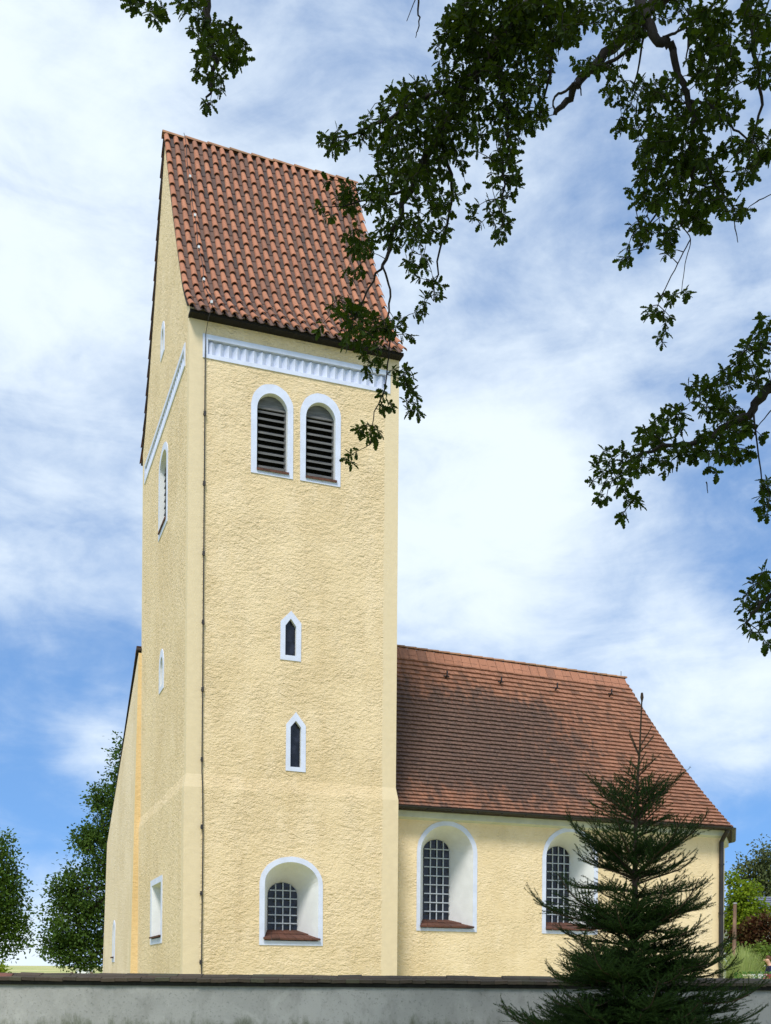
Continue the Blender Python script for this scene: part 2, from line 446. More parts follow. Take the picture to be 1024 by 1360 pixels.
def sill(win, mapf, f0, f1, zf, b0, b1, zb, depth, over=.10, rows=7, th=.05):
    b = MB()
    # two courses of red tiles, the lower one oversailing the wall
    for (t0, t1, lift) in ((0.0, .62, 0.0), (.5, 1.0, .028)):
        for i in range(rows):
            a, c = i / rows, (i + 1) / rows - .006
            P = []
            for t in (t0, t1):
                for q in (a, c):
                    fu = f0 + (f1 - f0) * q; bu = b0 + (b1 - b0) * q
                    u = fu + (bu - fu) * t; d = -over + (depth + over) * t; z = zf + (zb - zf) * t + lift + rng.uniform(-.004, .004)
                    P += [mapf(u, z, d), mapf(u, z - th, d)]
            b.add(P, [(0, 2, 6, 4), (1, 5, 7, 3), (0, 1, 3, 2), (0, 4, 5, 1), (2, 3, 7, 6), (4, 6, 7, 5)])
    return b.build('sill', TILE_SILL, win)
def louvers(win, mapf, back, d, z_top_board, n, z0, z1):
    b = MB()
    # arched head board
    head = [(u, max(z, z_top_board)) for u, z in back]
    wall_fill(b, lambda u, z, q: mapf(u, z, d), head, [])
    s = (back[0][0], back[-1][0])
    mbox(b, mapf, s[0], s[1], z_top_board - .05, z_top_board, d - .04, d + .02)
    mbox(b, mapf, s[0], s[0] + .05, z0, z_top_board - .051, d - .02, d + .05)
    mbox(b, mapf, s[1] - .05, s[1], z0, z_top_board - .051, d - .02, d + .05)
    for i in range(n):
        z = z0 + (z1 - z0) * (i + .3) / n
        P = []
        for (dd, zz) in ((d - .06, z), (d - .06, z + .05), (d + .14, z + .175), (d + .14, z + .13)):
            for u in (s[0] + .045, s[1] - .045): P.append(mapf(u, zz + rng.uniform(-.003, .003), dd))
        b.add(P, [(0, 1, 3, 2), (2, 3, 5, 4), (4, 5, 7, 6), (6, 7, 1, 0), (0, 2, 4, 6), (1, 7, 5, 3)])
    return b.build('louver', GREYWOOD, win)

# measured outlines
E = .06
ZL, ZU = 6.86, 7.22
TD = 8.98
f_up, f_lo, f_lf, f_ll = mF(0.0), mF(-E), mL(0.0), mL(-E)
bellA = dict(outer=arch(1.70, 2.89, 15.54, 17.42, 18.05), inner=arch(1.865, 2.725, 15.66, 17.33, 17.80))
bellB = dict(outer=arch(3.09, 4.27, 15.54, 17.42, 18.05), inner=arch(3.25, 4.11, 15.66, 17.33, 17.80))
slitA = dict(outer=pointed(2.57, 3.16, 10.53, 11.59, 11.91), inner=pointed(2.71, 3.02, 10.67, 11.48, 11.69))
slitB = dict(outer=pointed(2.75, 3.32, 7.48, 8.76, 9.12), inner=pointed(2.88, 3.18, 7.60, 8.70, 8.88))
lowA = dict(outer=arch(2.03, 3.83, 2.66, 4.36, 5.11), inner=arch(2.17, 3.70, 2.78, 4.36, 4.96))
lowA_back = arch(2.49, 3.35, 3.08, 4.10, 4.47)
bellL = dict(outer=arch(3.46, 5.20, 15.30, 17.30, 17.93), inner=arch(3.68, 4.98, 15.48, 17.28, 17.72))
slitL = dict(outer=lancet(3.92, 4.83, 10.46, 11.2, 11.74), inner=lancet(4.10, 4.62, 10.62, 11.1, 11.5))
gabS = dict(outer=lancet(4.30, 5.02, 20.80, 21.4, 21.85), inner=lancet(4.46, 4.86, 20.95, 21.3, 21.65))
recL = dict(outer=rect(3.49, 5.85, 2.78, 4.80), inner=rect(3.70, 5.56, 2.95, 4.62))
recL_back = rect(3.95, 5.2, 3.05, 4.35)

# roof profile of the tower (Y, Z): flared at the foot
prof_f = [(-.33, 19.46), (.10, 19.90), (.50, 20.33), (.91, 20.86), (1.7, 22.20), (2.57, 23.75), (3.5, 25.55), (4.42, 27.38), (4.49, 27.47)]
prof_b = [(8.98 - y, z) for y, z in prof_f]
gable = [(y, z - .05) for y, z in prof_f if y > 0.05]
gable_poly = [(0, 19.70)] + gable + [(8.98 - y, z) for y, z in reversed(gable[:-1])] + [(TD, 19.70)]

b = MB()
wall_fill(b, f_lo, [(-E, 0.9), (-E, ZL), (6 + E, ZL), (6 + E, 0.9)], [lowA['inner']])
b.add([(-E, -E, ZL), (6 + E, -E, ZL), (6, 0, ZU), (0, 0, ZU)], [(0, 1, 2, 3)], .5)
wall_fill(b, f_up, [(0, ZU), (0, 19.72), (6, 19.72), (6, ZU)], [bellA['inner'], bellB['inner'], slitA['inner'], slitB['inner'], rect(.50, 5.59, 18.53, 18.93)])
b.mi = 1
wall_fill(b, f_ll, [(-E, 0.9), (-E, ZL), (TD + E, ZL), (TD + E, 0.9)], [recL['inner']])
b.add([(-E, -E, ZL), (-E, TD + E, ZL), (0, TD, ZU), (0, 0, ZU)], [(0, 3, 2, 1)], .5)
wall_fill(b, f_lf, [(0, ZU)] + gable_poly + [(TD, ZU)], [bellL['inner'], slitL['inner'], gabS['inner'], rect(.72, 8.28, 18.53, 18.93)])
# east and north walls
wall_fill(b, mL(6.0), [(0, ZU)] + gable_poly + [(TD, ZU)], [])
b.add([(6 + E, -E, .9), (6 + E, TD + E, .9), (6 + E, TD + E, ZL), (6 + E, -E, ZL), (6, TD, ZU), (6, 0, ZU)], [(0, 1, 2, 3), (3, 2, 4, 5)], .5)
b.add([(-E, TD + E, .9), (6 + E, TD + E, .9), (6 + E, TD + E, ZL), (-E, TD + E, ZL), (6, TD, ZU), (0, TD, ZU), (6, TD, 19.7), (0, TD, 19.7)], [(1, 0, 3, 2), (2, 3, 5, 4), (4, 5, 7, 6)], .5)
tower = b.build('tower_wall', [P_FRONT, P_LEFT], church)

def bell(d, mapf, nm='belfry_window', dd=.17):
    w = window(nm, mapf, d['outer'], d['inner'], d['inner'], .40)
    louvers(w, mapf, d['inner'], dd, min(17.46, d['inner'][9][1] - .22), 9, d['inner'][0][1] + .06, min(17.41, d['inner'][9][1] - .27))
    pane(w, mapf, d['inner'], .38, VOID).name = 'dark_opening'
    x0, x1 = d['inner'][0][0], d['inner'][-1][0]
    sill(w, mapf, x0 - .0, x1 + .05, d['inner'][0][1] + .03, x0, x1, d['inner'][0][1] + .10, .2, over=.06, rows=5, th=.06)
bell(bellA, f_up); bell(bellB, f_up); bell(bellL, f_lf)
for d in (slitA, slitB):
    w = window('slit_window', f_up, d['outer'], d['inner'], d['inner'], .3); pane(w, f_up, d['inner'], .10)
w = window('slit_window', f_lf, slitL['outer'], slitL['inner'], slitL['inner'], .5); pane(w, f_lf, slitL['inner'], .16)
w = window('slit_window', f_lf, gabS['outer'], gabS['inner'], gabS['inner'], .5); pane(w, f_lf, gabS['inner'], .16)
w = window('arched_window', f_lo, lowA['outer'], lowA['inner'], lowA_back, .95); pane(w, f_lo, lowA_back, .93)
grille(w, f_lo, lowA_back, .93, [2.49 + .86 * q for q in (.25, .5, .75)], [3.08 + .232 * q for q in (1, 2, 3, 4, 5)])
sill(w, f_lo, 2.12, 3.76, 2.86, 2.47, 3.37, 3.10, .93)
w = window('rectangular_window', f_ll, recL['outer'], recL['inner'], recL_back, 1.1); pane(w, f_ll, recL_back, 1.05)
sill(w, f_ll, 3.62, 5.62, 3.02, 3.95, 5.2, 3.12, 1.0, over=.09)

def frieze(mapf, u0, u1, z0, z1, i0, i1, n):
    b = MB()
    O = rect(u0, u1, z0, z1); I = rect(i0, i1, 18.53, 18.93); pr = .025; dp = .10
    Ov = [mapf(u, z, -pr) for u, z in O]; Iv = [mapf(u, z, -pr) for u, z in I]; Ow = [mapf(u, z, .02) for u, z in O]; Ib = [mapf(u, z, dp) for u, z in I]
    fs = []
    for i in range(4):
        j = (i + 1) % 4
        fs += [(i, j, 4 + j, 4 + i), (i, 8 + i, 8 + j, j), (4 + i, 4 + j, 12 + j, 12 + i)]
    b.add(Ov + Iv + Ow + Ib, fs + [(12, 13, 14, 15)], .5)
    fr = b.build('frieze', WHITE, church)
    b = MB(); st = (i1 - i0) / n
    for k in range(n):                                 # bricks set on edge: a dog-tooth course
        a = i0 + k * st
        P = [mapf(a, 18.535, dp - .005), mapf(a + st / 2, 18.535, -.0), mapf(a + st, 18.535, dp - .005),
             mapf(a, 18.88, dp - .005), mapf(a + st / 2, 18.88, -.0), mapf(a + st, 18.88, dp - .005)]
        b.add(P, [(0, 1, 4, 3), (1, 2, 5, 4), (3, 4, 5)], .5)
    b.build('dogtooth_course', WHITE, fr)
frieze(f_up, .36, 5.73, 18.42, 19.06, .50, 5.59, 22)
frieze(f_lf, .58, 8.42, 18.42, 19.06, .72, 8.28, 31)

# ---- tower roof of hollow tiles
def arc_len(prof):
    L = [0]
    for (a, b_) in zip(prof, prof[1:]): L.append(L[-1] + math.hypot(b_[0] - a[0], b_[1] - a[1]))
    return L
def along(prof, L, s):
    s = min(max(s, 0), L[-1] - 1e-6)
    for i in range(len(L) - 1):
        if s <= L[i + 1]:
            t = (s - L[i]) / (L[i + 1] - L[i]); a, c = prof[i], prof[i + 1]
            n = (-(c[1] - a[1]), c[0] - a[0]); m_ = math.hypot(*n)
            return a[0] + (c[0] - a[0]) * t, a[1] + (c[1] - a[1]) * t, n[0] / m_, n[1] / m_
def hollow_roof(prof, sign, ncol=22, nrow=17):
    cov, pan_ = MB(), MB(); L = arc_len(prof); x0, x1 = -.07, 6.09; pitch = (x1 - x0) / (ncol - .38); tot = L[-1]
    for c in range(ncol):
        off = rng.uniform(-.02, .02); xc0 = x0 + .085 + c * pitch
        for r in range(nrow):
            s0 = tot * r / nrow - .02 + off * (r > 0) + rng.uniform(-.012, .012) * (r > 0) - (.07 if r > 0 and rng.random() < .02 else 0); s1 = tot * (r + 1) / nrow + .06
            jx = rng.uniform(-.008, .008); jl = rng.uniform(-.006, .006)
            ta = .5 + rng.uniform(-.5, .5); n = 7
            vs = []
            for (s, rad, lift) in ((s0, .090, .080 + jl), (s1, .068, .022 + jl)):
                y, z, ny, nz = along(prof, L, s)
                if sign < 0: ny, nz = -ny, -nz
                if s < 0: pass
                for k in range(n + 1):
                    a = math.pi * k / n
                    u = math.cos(a) * rad; h = math.sin(a) * rad * .95 + lift
                    vs.append((xc0 + jx - u, y + ny * h, z + nz * h))
            # thickness lip at the lower end
            y, z, ny, nz = along(prof, L, s0)
            if sign < 0: ny, nz = -ny, -nz
            for k in range(n + 1):
                a = math.pi * k / n; rr = .090 - .013
                vs.append((xc0 + jx + -math.cos(a) * rr, y + ny * (math.sin(a) * rr * .95 + .072 + jl), z + nz * (math.sin(a) * rr * .95 + .072 + jl)))
            m_ = n + 1; fs = []
            for k in range(n):
                fs.append((k, k + 1, m_ + k + 1, m_ + k)); fs.append((k, 2 * m_ + k, 2 * m_ + k + 1, k + 1))
            cov.add(vs, fs, ta)
            if c < ncol - 1:                            # pan tile between two covers
                xp = xc0 + pitch / 2; vs = []; tb = rng.random()
                so_ = s0 - .06
                for (s, lift) in ((so_, .050), (s1, .012)):
                    y, z, ny, nz = along(prof, L, s)
                    if sign < 0: ny, nz = -ny, -nz
                    for k in range(5):
                        q = k / 4 * 2 - 1
                        h = lift + .045 * q * q - .02
                        vs.append((xp + q * .115, y + ny * h, z + nz * h))
                for k in range(5):
                    vs.append((vs[k][0], vs[k][1] - 0, vs[k][2] - .03))
                pan_.add(vs, [(k, k + 1, 5 + k + 1, 5 + k) for k in range(4)] + [(k, 10 + k, 11 + k, k + 1) for k in range(4)], tb)
    return cov, pan_
b = MB()
dk = [(y, z - .03) for y, z in prof_f[1:]] + [(y, z - .03) for y, z in reversed(prof_b[1:-1])]
n = len(dk); low = [(y + (.0 if 0 < i < n - 1 else 0), z - .09) for i, (y, z) in enumerate(dk)]
vs = [(x, y, z) for x in (-.045, 6.05) for (y, z) in dk] + [(x, y, z) for x in (-.045, 6.05) for (y, z) in low]
fs = []
for i in range(n - 1):
    fs += [(i, i + 1, n + i + 1, n + i), (2 * n + i, 3 * n + i, 3 * n + i + 1, 2 * n + i + 1), (i, 2 * n + i, 2 * n + i + 1, i + 1), (n + i, n + i + 1, 3 * n + i + 1, 3 * n + i)]
fs += [(0, n, 3 * n, 2 * n), (n - 1, 3 * n - 1, 4 * n - 1, 2 * n - 1)]
b.add(vs, fs, .5)
troof = b.build('tower_roof', DARK_WOOD, church)
b = MB(); EB = simple('eaves board in painted shade', (.012, .010, .009), .95, .2, 5); b.box((-.03, -.29, 19.42), (6.03, .03, 19.50)); b.build('soffit', EB, troof); b = MB(); b.box((-.03, 8.95, 19.42), (6.03, 9.27, 19.50)); b.build('soffit', EB, troof)  # soffit boards coloured near black to hold the shade of the eave
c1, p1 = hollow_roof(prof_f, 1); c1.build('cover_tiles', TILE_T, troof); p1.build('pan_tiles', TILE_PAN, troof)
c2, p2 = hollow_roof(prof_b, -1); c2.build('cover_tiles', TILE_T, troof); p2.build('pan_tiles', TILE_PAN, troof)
b = MB()
for k in range(9):                                       # ridge tiles, each lapping the next
    a, c = -.10 + k * 6.22 / 9, -.10 + (k + 1) * 6.22 / 9 + .05
    vs = []
    for (x, rr, dz) in ((a, .155, .0), (c, .125, -.012)):
        for j in range(9):
            q = math.pi * j / 8; vs.append((x, 4.49 - math.cos(q) * rr, 27.44 + math.sin(q) * rr * .9 + dz))
    m_ = 9
    b.add(vs + [(vs[j][0], 4.49 + (vs[j][1] - 4.49) * .8, 27.44 + (vs[j][2] - 27.44) * .8) for j in range(9)], [(j, j + 1, m_ + j + 1, m_ + j) for j in range(8)] + [(j, 18 + j, 19 + j, j + 1) for j in range(8)])
b.build('ridge_tiles', TILE_RIDGE, troof)
# lightning conductor: down the roof on small clips, then down the wall on brackets
L_ = arc_len(prof_f); pts = []
for i in range(30):
    y, z, ny, nz = along(prof_f, L_, L_[-1] * (1 - i / 29)); pts.append((.54 + .02 * math.sin(i), y + ny * .17, z + nz * .17))
pts += [(.46, -.30, 19.36), (.43, -.06, 19.05)]
cab = [(.42, -.06, z) for z in (18.4, 15.9, 13.2, 10.6, 8.0, 7.3)] + [(.43, -.12, 6.85), (.45, -.12, 5.6), (.44, -.12, 3), (.44, -.12, 1.3)]
b = MB(); b.tube(pts + cab, [.009] * len(pts) + [.017] * len(cab), 6); cable = b.build('lightning_cable', WIRE, church)
for z in (16.9, 15.02, 13.14, 11.3, 9.49, 7.61, 5.79, 4.01, 2.16):
    yy = -.06 if z > 7 else -.12
    b = MB(); b.tube([(.42, yy + .06, z), (.42, yy - .03, z)], .035, 8); b.tube([(.42, yy, z - .06), (.42, yy, z + .06)], .034, 8)
    b.build('bracket', WIRE, cable)
for i in (7, 13, 18, 23, 28):
    x, y, z = pts[i]; b = MB(); b.box((x - .03, y - .04, z - .03), (x + .03, y + .03, z + .04))
    b.build('clip', simple('zinc clip', (.55, .58, .58), .5), cable)

# ---- choir
CY, RYC = 1.0, 4.90
choirA = dict(outer=arch(7.05, 9.02, 3.20, 5.55, 6.52), inner=arch(7.17, 8.88, 3.30, 5.55, 6.38))
choirB = dict(outer=arch(11.23, 13.19, 3.22, 5.57, 6.55), inner=arch(11.36, 13.05, 3.32, 5.57, 6.41))
backA = arch(7.62, 8.47, 3.56, 5.72, 6.06); backB = arch(11.83, 12.66, 3.58, 5.72, 6.06)
f_ch = mF(CY)
apse = [(17.78, 1.0), (19.66, 3.285), (19.66, 6.515), (17.78, 8.80), (5.5, 8.80)]
b = MB()
wall_fill(b, f_ch, [(5.5, .9), (5.5, 6.9), (17.78, 6.9), (17.78, .9)], [choirA['inner'], choirB['inner']])
for (p, q) in zip(apse, apse[1:]):
    b.add([(p[0], p[1], .9), (q[0], q[1], .9), (q[0], q[1], 6.9), (p[0], p[1], 6.9)], [(0, 1, 2, 3)], .5)
choir = b.build('choir_wall', P_CHOIR, church)
for d, bk in ((choirA, backA), (choirB, backB)):
    w = window('arched_window', f_ch, d['outer'], d['inner'], bk, .9); pane(w, f_ch, bk, .88)
    x0, x1 = bk[0][0], bk[-1][0]; z0 = bk[0][1]
    grille(w, f_ch, bk, .88, [x0 + (x1 - x0) * q for q in (.25, .5, .75)], [z0 + .272 * q + .02 for q in range(1, 9)])
    sill(w, f_ch, d['inner'][0][0] - .03, d['inner'][-1][0] + .03, d['inner'][0][1] + .07, x0 - .02, x1 + .02, z0 + .02, .88)
b = MB()
def band(b, path, y_out, z0, z1, closed=False):
    pass
eo = .13                                                   # cornice below the eaves, follows the apse
cpath = [(5.9, 1.0), (17.78, 1.0), (19.66, 3.285), (19.66, 6.515)]
cout = [(5.9, 1 - eo), (17.78 + .06, 1 - eo), (19.66 + eo, 3.285 - .05), (19.66 + eo, 6.515)]
vs = []
for (p, q) in zip(cpath, cout): vs += [(p[0], p[1], 6.50), (q[0], q[1], 6.56), (q[0], q[1], 6.80), (p[0], p[1], 6.80)]
fs = []
for i in range(3):
    for k in range(3): fs.append((4 * i + k, 4 * i + 4 + k, 4 * i + 5 + k, 4 * i + 1 + k))
b.add(vs, fs, .5); b.build('cornice', CORNICE, church)

ZE, EY = 6.84, .62
RL, RR = Vector((5.6, RYC, 12.74)), Vector((16.53, RYC, 12.50))
hw = RYC - EY
eave = [Vector((5.6, EY, ZE)), Vector((17.90, EY, ZE)), Vector((19.84, RYC - 1.77, ZE)), Vector((19.84, RYC + 1.77, ZE)), Vector((17.90, 2 * RYC - EY, ZE)), Vector((5.6, 2 * RYC - EY, ZE))]
def tile_facet(E0, E1, R0, R1, rows, tw=.17, main=True):
    """courses of flat tiles laid from the eave up, each tile a thin slab of its own tilt"""
    b = MB()
    nrm = (E1 - E0).cross((R0 + R1) / 2 - (E0 + E1) / 2).normalized()
    if nrm.z < 0: nrm = -nrm
    def pt(q, s):
        h = s - .2 * s * (1 - s)
        e = E0.lerp(E1, q); r_ = R0.lerp(R1, q); p = e.lerp(r_, s); p.z = e.z + (r_.z - e.z) * h
        return p
    for i in range(rows):
        s0, s1 = i / rows - .004, min(1.0, (i + 1.25) / rows)
        wl = (pt(1, max(0, s0)) - pt(0, max(0, s0))).length
        n = max(1, int(wl / tw)); sh = .5 if i % 2 else 0
        for k in range(-1 if sh else 0, n):
            q0, q1 = max(0, (k + sh) / n), min(1, (k + 1 + sh) / n)
            if q1 - q0 < 1e-4: continue
            j = rng.uniform(-.006, .007); ds = rng.uniform(-.0012, .0012)
            gap = .003 / max(wl, .2)
            A, B_ = pt(q0 + gap, s0 + ds), pt(q1 - gap, s0 + ds); C_, D_ = pt(q1 - gap, s1), pt(q0 + gap, s1)
            lo = nrm * (.080 + j); up = nrm * .004; th = nrm * -.074
            b.add([A + lo, B_ + lo, C_ + up, D_ + up, A + lo + th, B_ + lo + th], [(0, 1, 2, 3), (0, 4, 5, 1), (0, 3, 4), (1, 5, 2)])
    return b
b = MB()
dv = [p + Vector((0, 0, -.03)) for p in eave] + [RL - Vector((0, 0, .25)), RR - Vector((0, 0, .25))]
low = [p - Vector((0, 0, .10)) for p in eave]
b.add(dv + low, [(0, 1, 7, 6), (1, 2, 7), (2, 3, 7), (3, 4, 7), (4, 5, 6, 7)] + [(i, 8 + i, 9 + i, i + 1) for i in range(5)] + [(8, 9, 10, 11, 12, 13)], .5)
# sag of the deck under the tiles: lower it so that tiles always lie above
me_fix = [(x, y, z - (.0 if i < 6 or i > 7 else .9)) for i, (x, y, z) in enumerate(b.v)]; b.v = me_fix
croof = b.build('choir_roof', DARK_WOOD, church)
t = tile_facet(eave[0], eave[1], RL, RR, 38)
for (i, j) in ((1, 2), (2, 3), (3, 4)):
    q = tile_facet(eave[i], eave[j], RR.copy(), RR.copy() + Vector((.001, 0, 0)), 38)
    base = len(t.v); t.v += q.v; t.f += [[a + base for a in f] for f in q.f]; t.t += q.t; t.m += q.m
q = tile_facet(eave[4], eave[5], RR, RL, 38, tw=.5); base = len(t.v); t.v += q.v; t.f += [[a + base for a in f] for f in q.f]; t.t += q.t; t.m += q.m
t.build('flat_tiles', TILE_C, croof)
def lerp3(a, c, q): return a + (c - a) * q
# saddle tiles: a wide smooth course each side, then a rolled cap
b = MB(); n = 34
for k in range(n):
    a, c = RL.lerp(RR, k / n), RL.lerp(RR, (k + 1) / n - .001)
    dz = Vector((0, 0, .10 + rng.uniform(-.006, .006)))
    for sg in (-1, 1):
        sl_ = Vector((0, sg * .27, -.40))
        o_ = Vector((0, sg * .035, 0))
        b.add([a + dz + o_, c + dz + o_, c + dz + sl_, a + dz + sl_, c + dz + sl_ - Vector((0, sg * .03, .05)), a + dz + sl_ - Vector((0, sg * .03, .05))], [(0, 1, 2, 3), (3, 2, 4, 5)])
b.build('saddle_tiles', TILE_CR, croof)
b = MB(); n = 27
for k in range(n):
    a, c = RL.lerp(RR, k / n), RL.lerp(RR, (k + 1) / n + .006)
    vs = []
    for (p, rr, up) in ((a, .062, .12), (c, .078, .125)):
        for j in range(7):
            q = math.pi * j / 6; vs.append(p + Vector((0, -math.cos(q) * rr, up + math.sin(q) * rr)))
    b.add(vs + [p * 1.0 for p in vs[7:]], [(j, j + 1, 8 + j, 7 + j) for j in range(6)] + [tuple(range(13, 6, -1))])
b.build('ridge_tiles', TILE_RIDGE, croof)
for (hx, hy) in ((592, 896), (664, 901), (738, 908), (810, 915)):
    d_ = ray(hx, hy); s = .86
    P0 = eave[0].lerp(RL, s); P0.z = ZE + (12.7 - ZE) * (s - .2 * s * (1 - s))
    t_ = (P0.y - CAM.y) / d_.y; p = CAM + d_ * t_; p.z = P0.z
    b = MB(); b.tube([p + Vector((0, .05, .0)), p + Vector((0, -.12, .10)), p + Vector((0, -.12, .24))], .028, 6); b.tube([p + Vector((-.10, -.06, .08)), p + Vector((.10, -.06, .08))], .022, 6)
    b.build('roof_hook', METAL_DARK, croof)
b = MB(); b.tube([RR + Vector((-.15, 0, .1)), RR + Vector((-.15, 0, .36))], .010, 5); b.build('lightning_rod', WIRE, croof)

def gutter():
    b = MB(); path = [Vector((6.02, .53, 6.83)), Vector((17.86, .53, 6.80)), Vector((18.02, .62, 6.80)), Vector((19.89, 3.10, 6.79)), Vector((19.92, 3.30, 6.79)), Vector((19.92, 6.70, 6.79))]
    vs = []
    for i, p in enumerate(path):
        t_ = (path[min(i + 1, 5)] - path[max(i - 1, 0)]).normalized(); s = Vector((t_.y, -t_.x, 0))
        for k in range(7):
            a = math.pi * k / 6; vs.append(p + s * math.cos(a) * .085 + Vector((0, 0, -math.sin(a) * .085)))
    fs = [(i * 7 + k, i * 7 + k + 1, (i + 1) * 7 + k + 1, (i + 1) * 7 + k) for i in range(5) for k in range(6)]
    b.add(vs, fs)
    for i in range(15):
        x = 6.4 + i * .8; b.box((x - .012, .44, 6.735), (x + .012, .62, 6.755))
    return b.build('gutter', METAL_DARK, church)
gutter()
b = MB(); b.tube([(17.76, .60, 6.76), (17.76, .62, 6.66), (17.76, .80, 6.48), (17.76, .90, 6.36), (17.77, .90, 4), (17.78, .90, 1.2)], .075, 10)
for z in (5.6, 4.0, 2.4): b.tube([(17.77, .90, z), (17.77, .90, z + .05)], .092, 10)
b.build('downpipe', METAL_DARK, church)

# ---- nave behind the tower: only its north half stands clear
xw = lambda z: -.10 - .20 * (13 - z) / 11
gp = [(8.90, .9), (8.90, 12.86), (17.45, 7.30), (17.95, .9)]
b = MB()
hole = lancet(13.86, 14.18, 2.52, 3.5, 3.82)
def nmap(u, z, d): return Vector((xw(z) + d, u, z))
wall_fill(b, nmap, gp, [hole])
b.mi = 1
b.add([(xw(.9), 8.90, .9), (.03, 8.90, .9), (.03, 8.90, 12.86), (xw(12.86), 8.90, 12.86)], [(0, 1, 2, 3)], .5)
b.mi = 0
b.add([(0, 17.95, .9), (6, 17.95, .9), (6, 17.45, 7.3), (0, 17.45, 7.3)], [(0, 3, 2, 1)], .5)
b.add([(xw(.9), 17.95, .9), (0, 17.95, .9), (0, 17.45, 7.3), (xw(7.3), 17.45, 7.3)], [(0, 3, 2, 1)], .5)
b.add([(6, 9.05, .9), (6, 17.95, .9), (6, 17.45, 7.3), (6, 9.05, 12.86)], [(0, 1, 2, 3)], .5)
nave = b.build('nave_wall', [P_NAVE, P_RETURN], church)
w = window('slit_window', nmap, lancet(13.62, 14.42, 2.36, 3.55, 3.98), hole, hole, .5); pane(w, nmap, hole, .45)
sill(w, nmap, 13.8, 14.24, 2.56, 13.86, 14.18, 2.60, .4, over=.10, rows=2)
b = MB()
P = [(8.86, 12.99), (8.95, 13.05), (17.75, 7.24)]
for (p, q) in zip(P, P[1:]):
    b.add([(x, y, z + dz) for x in (-.17, 6.05) for dz in (0, -.06) for (y, z) in (p, q)], [(0, 1, 5, 4), (2, 6, 7, 3), (0, 2, 3, 1), (4, 5, 7, 6), (0, 4, 6, 2), (1, 3, 7, 5)], .5)
nroof = b.build('nave_roof', DARK_WOOD, church)
q = tile_facet(Vector((6.05, 17.75, 7.30)), Vector((-.17, 17.75, 7.30)), Vector((6.05, 8.95, 13.10)), Vector((-.17, 8.95, 13.10)), 30, tw=.35)
for i, (x, y, z) in enumerate(q.v):                         # this slope has no sag
    s = (17.75 - y) / 8.8; q.v[i] = (x, y, max(z, 7.24 + s * 5.8 + .01))
q.build('flat_tiles', TILE_C, nroof)

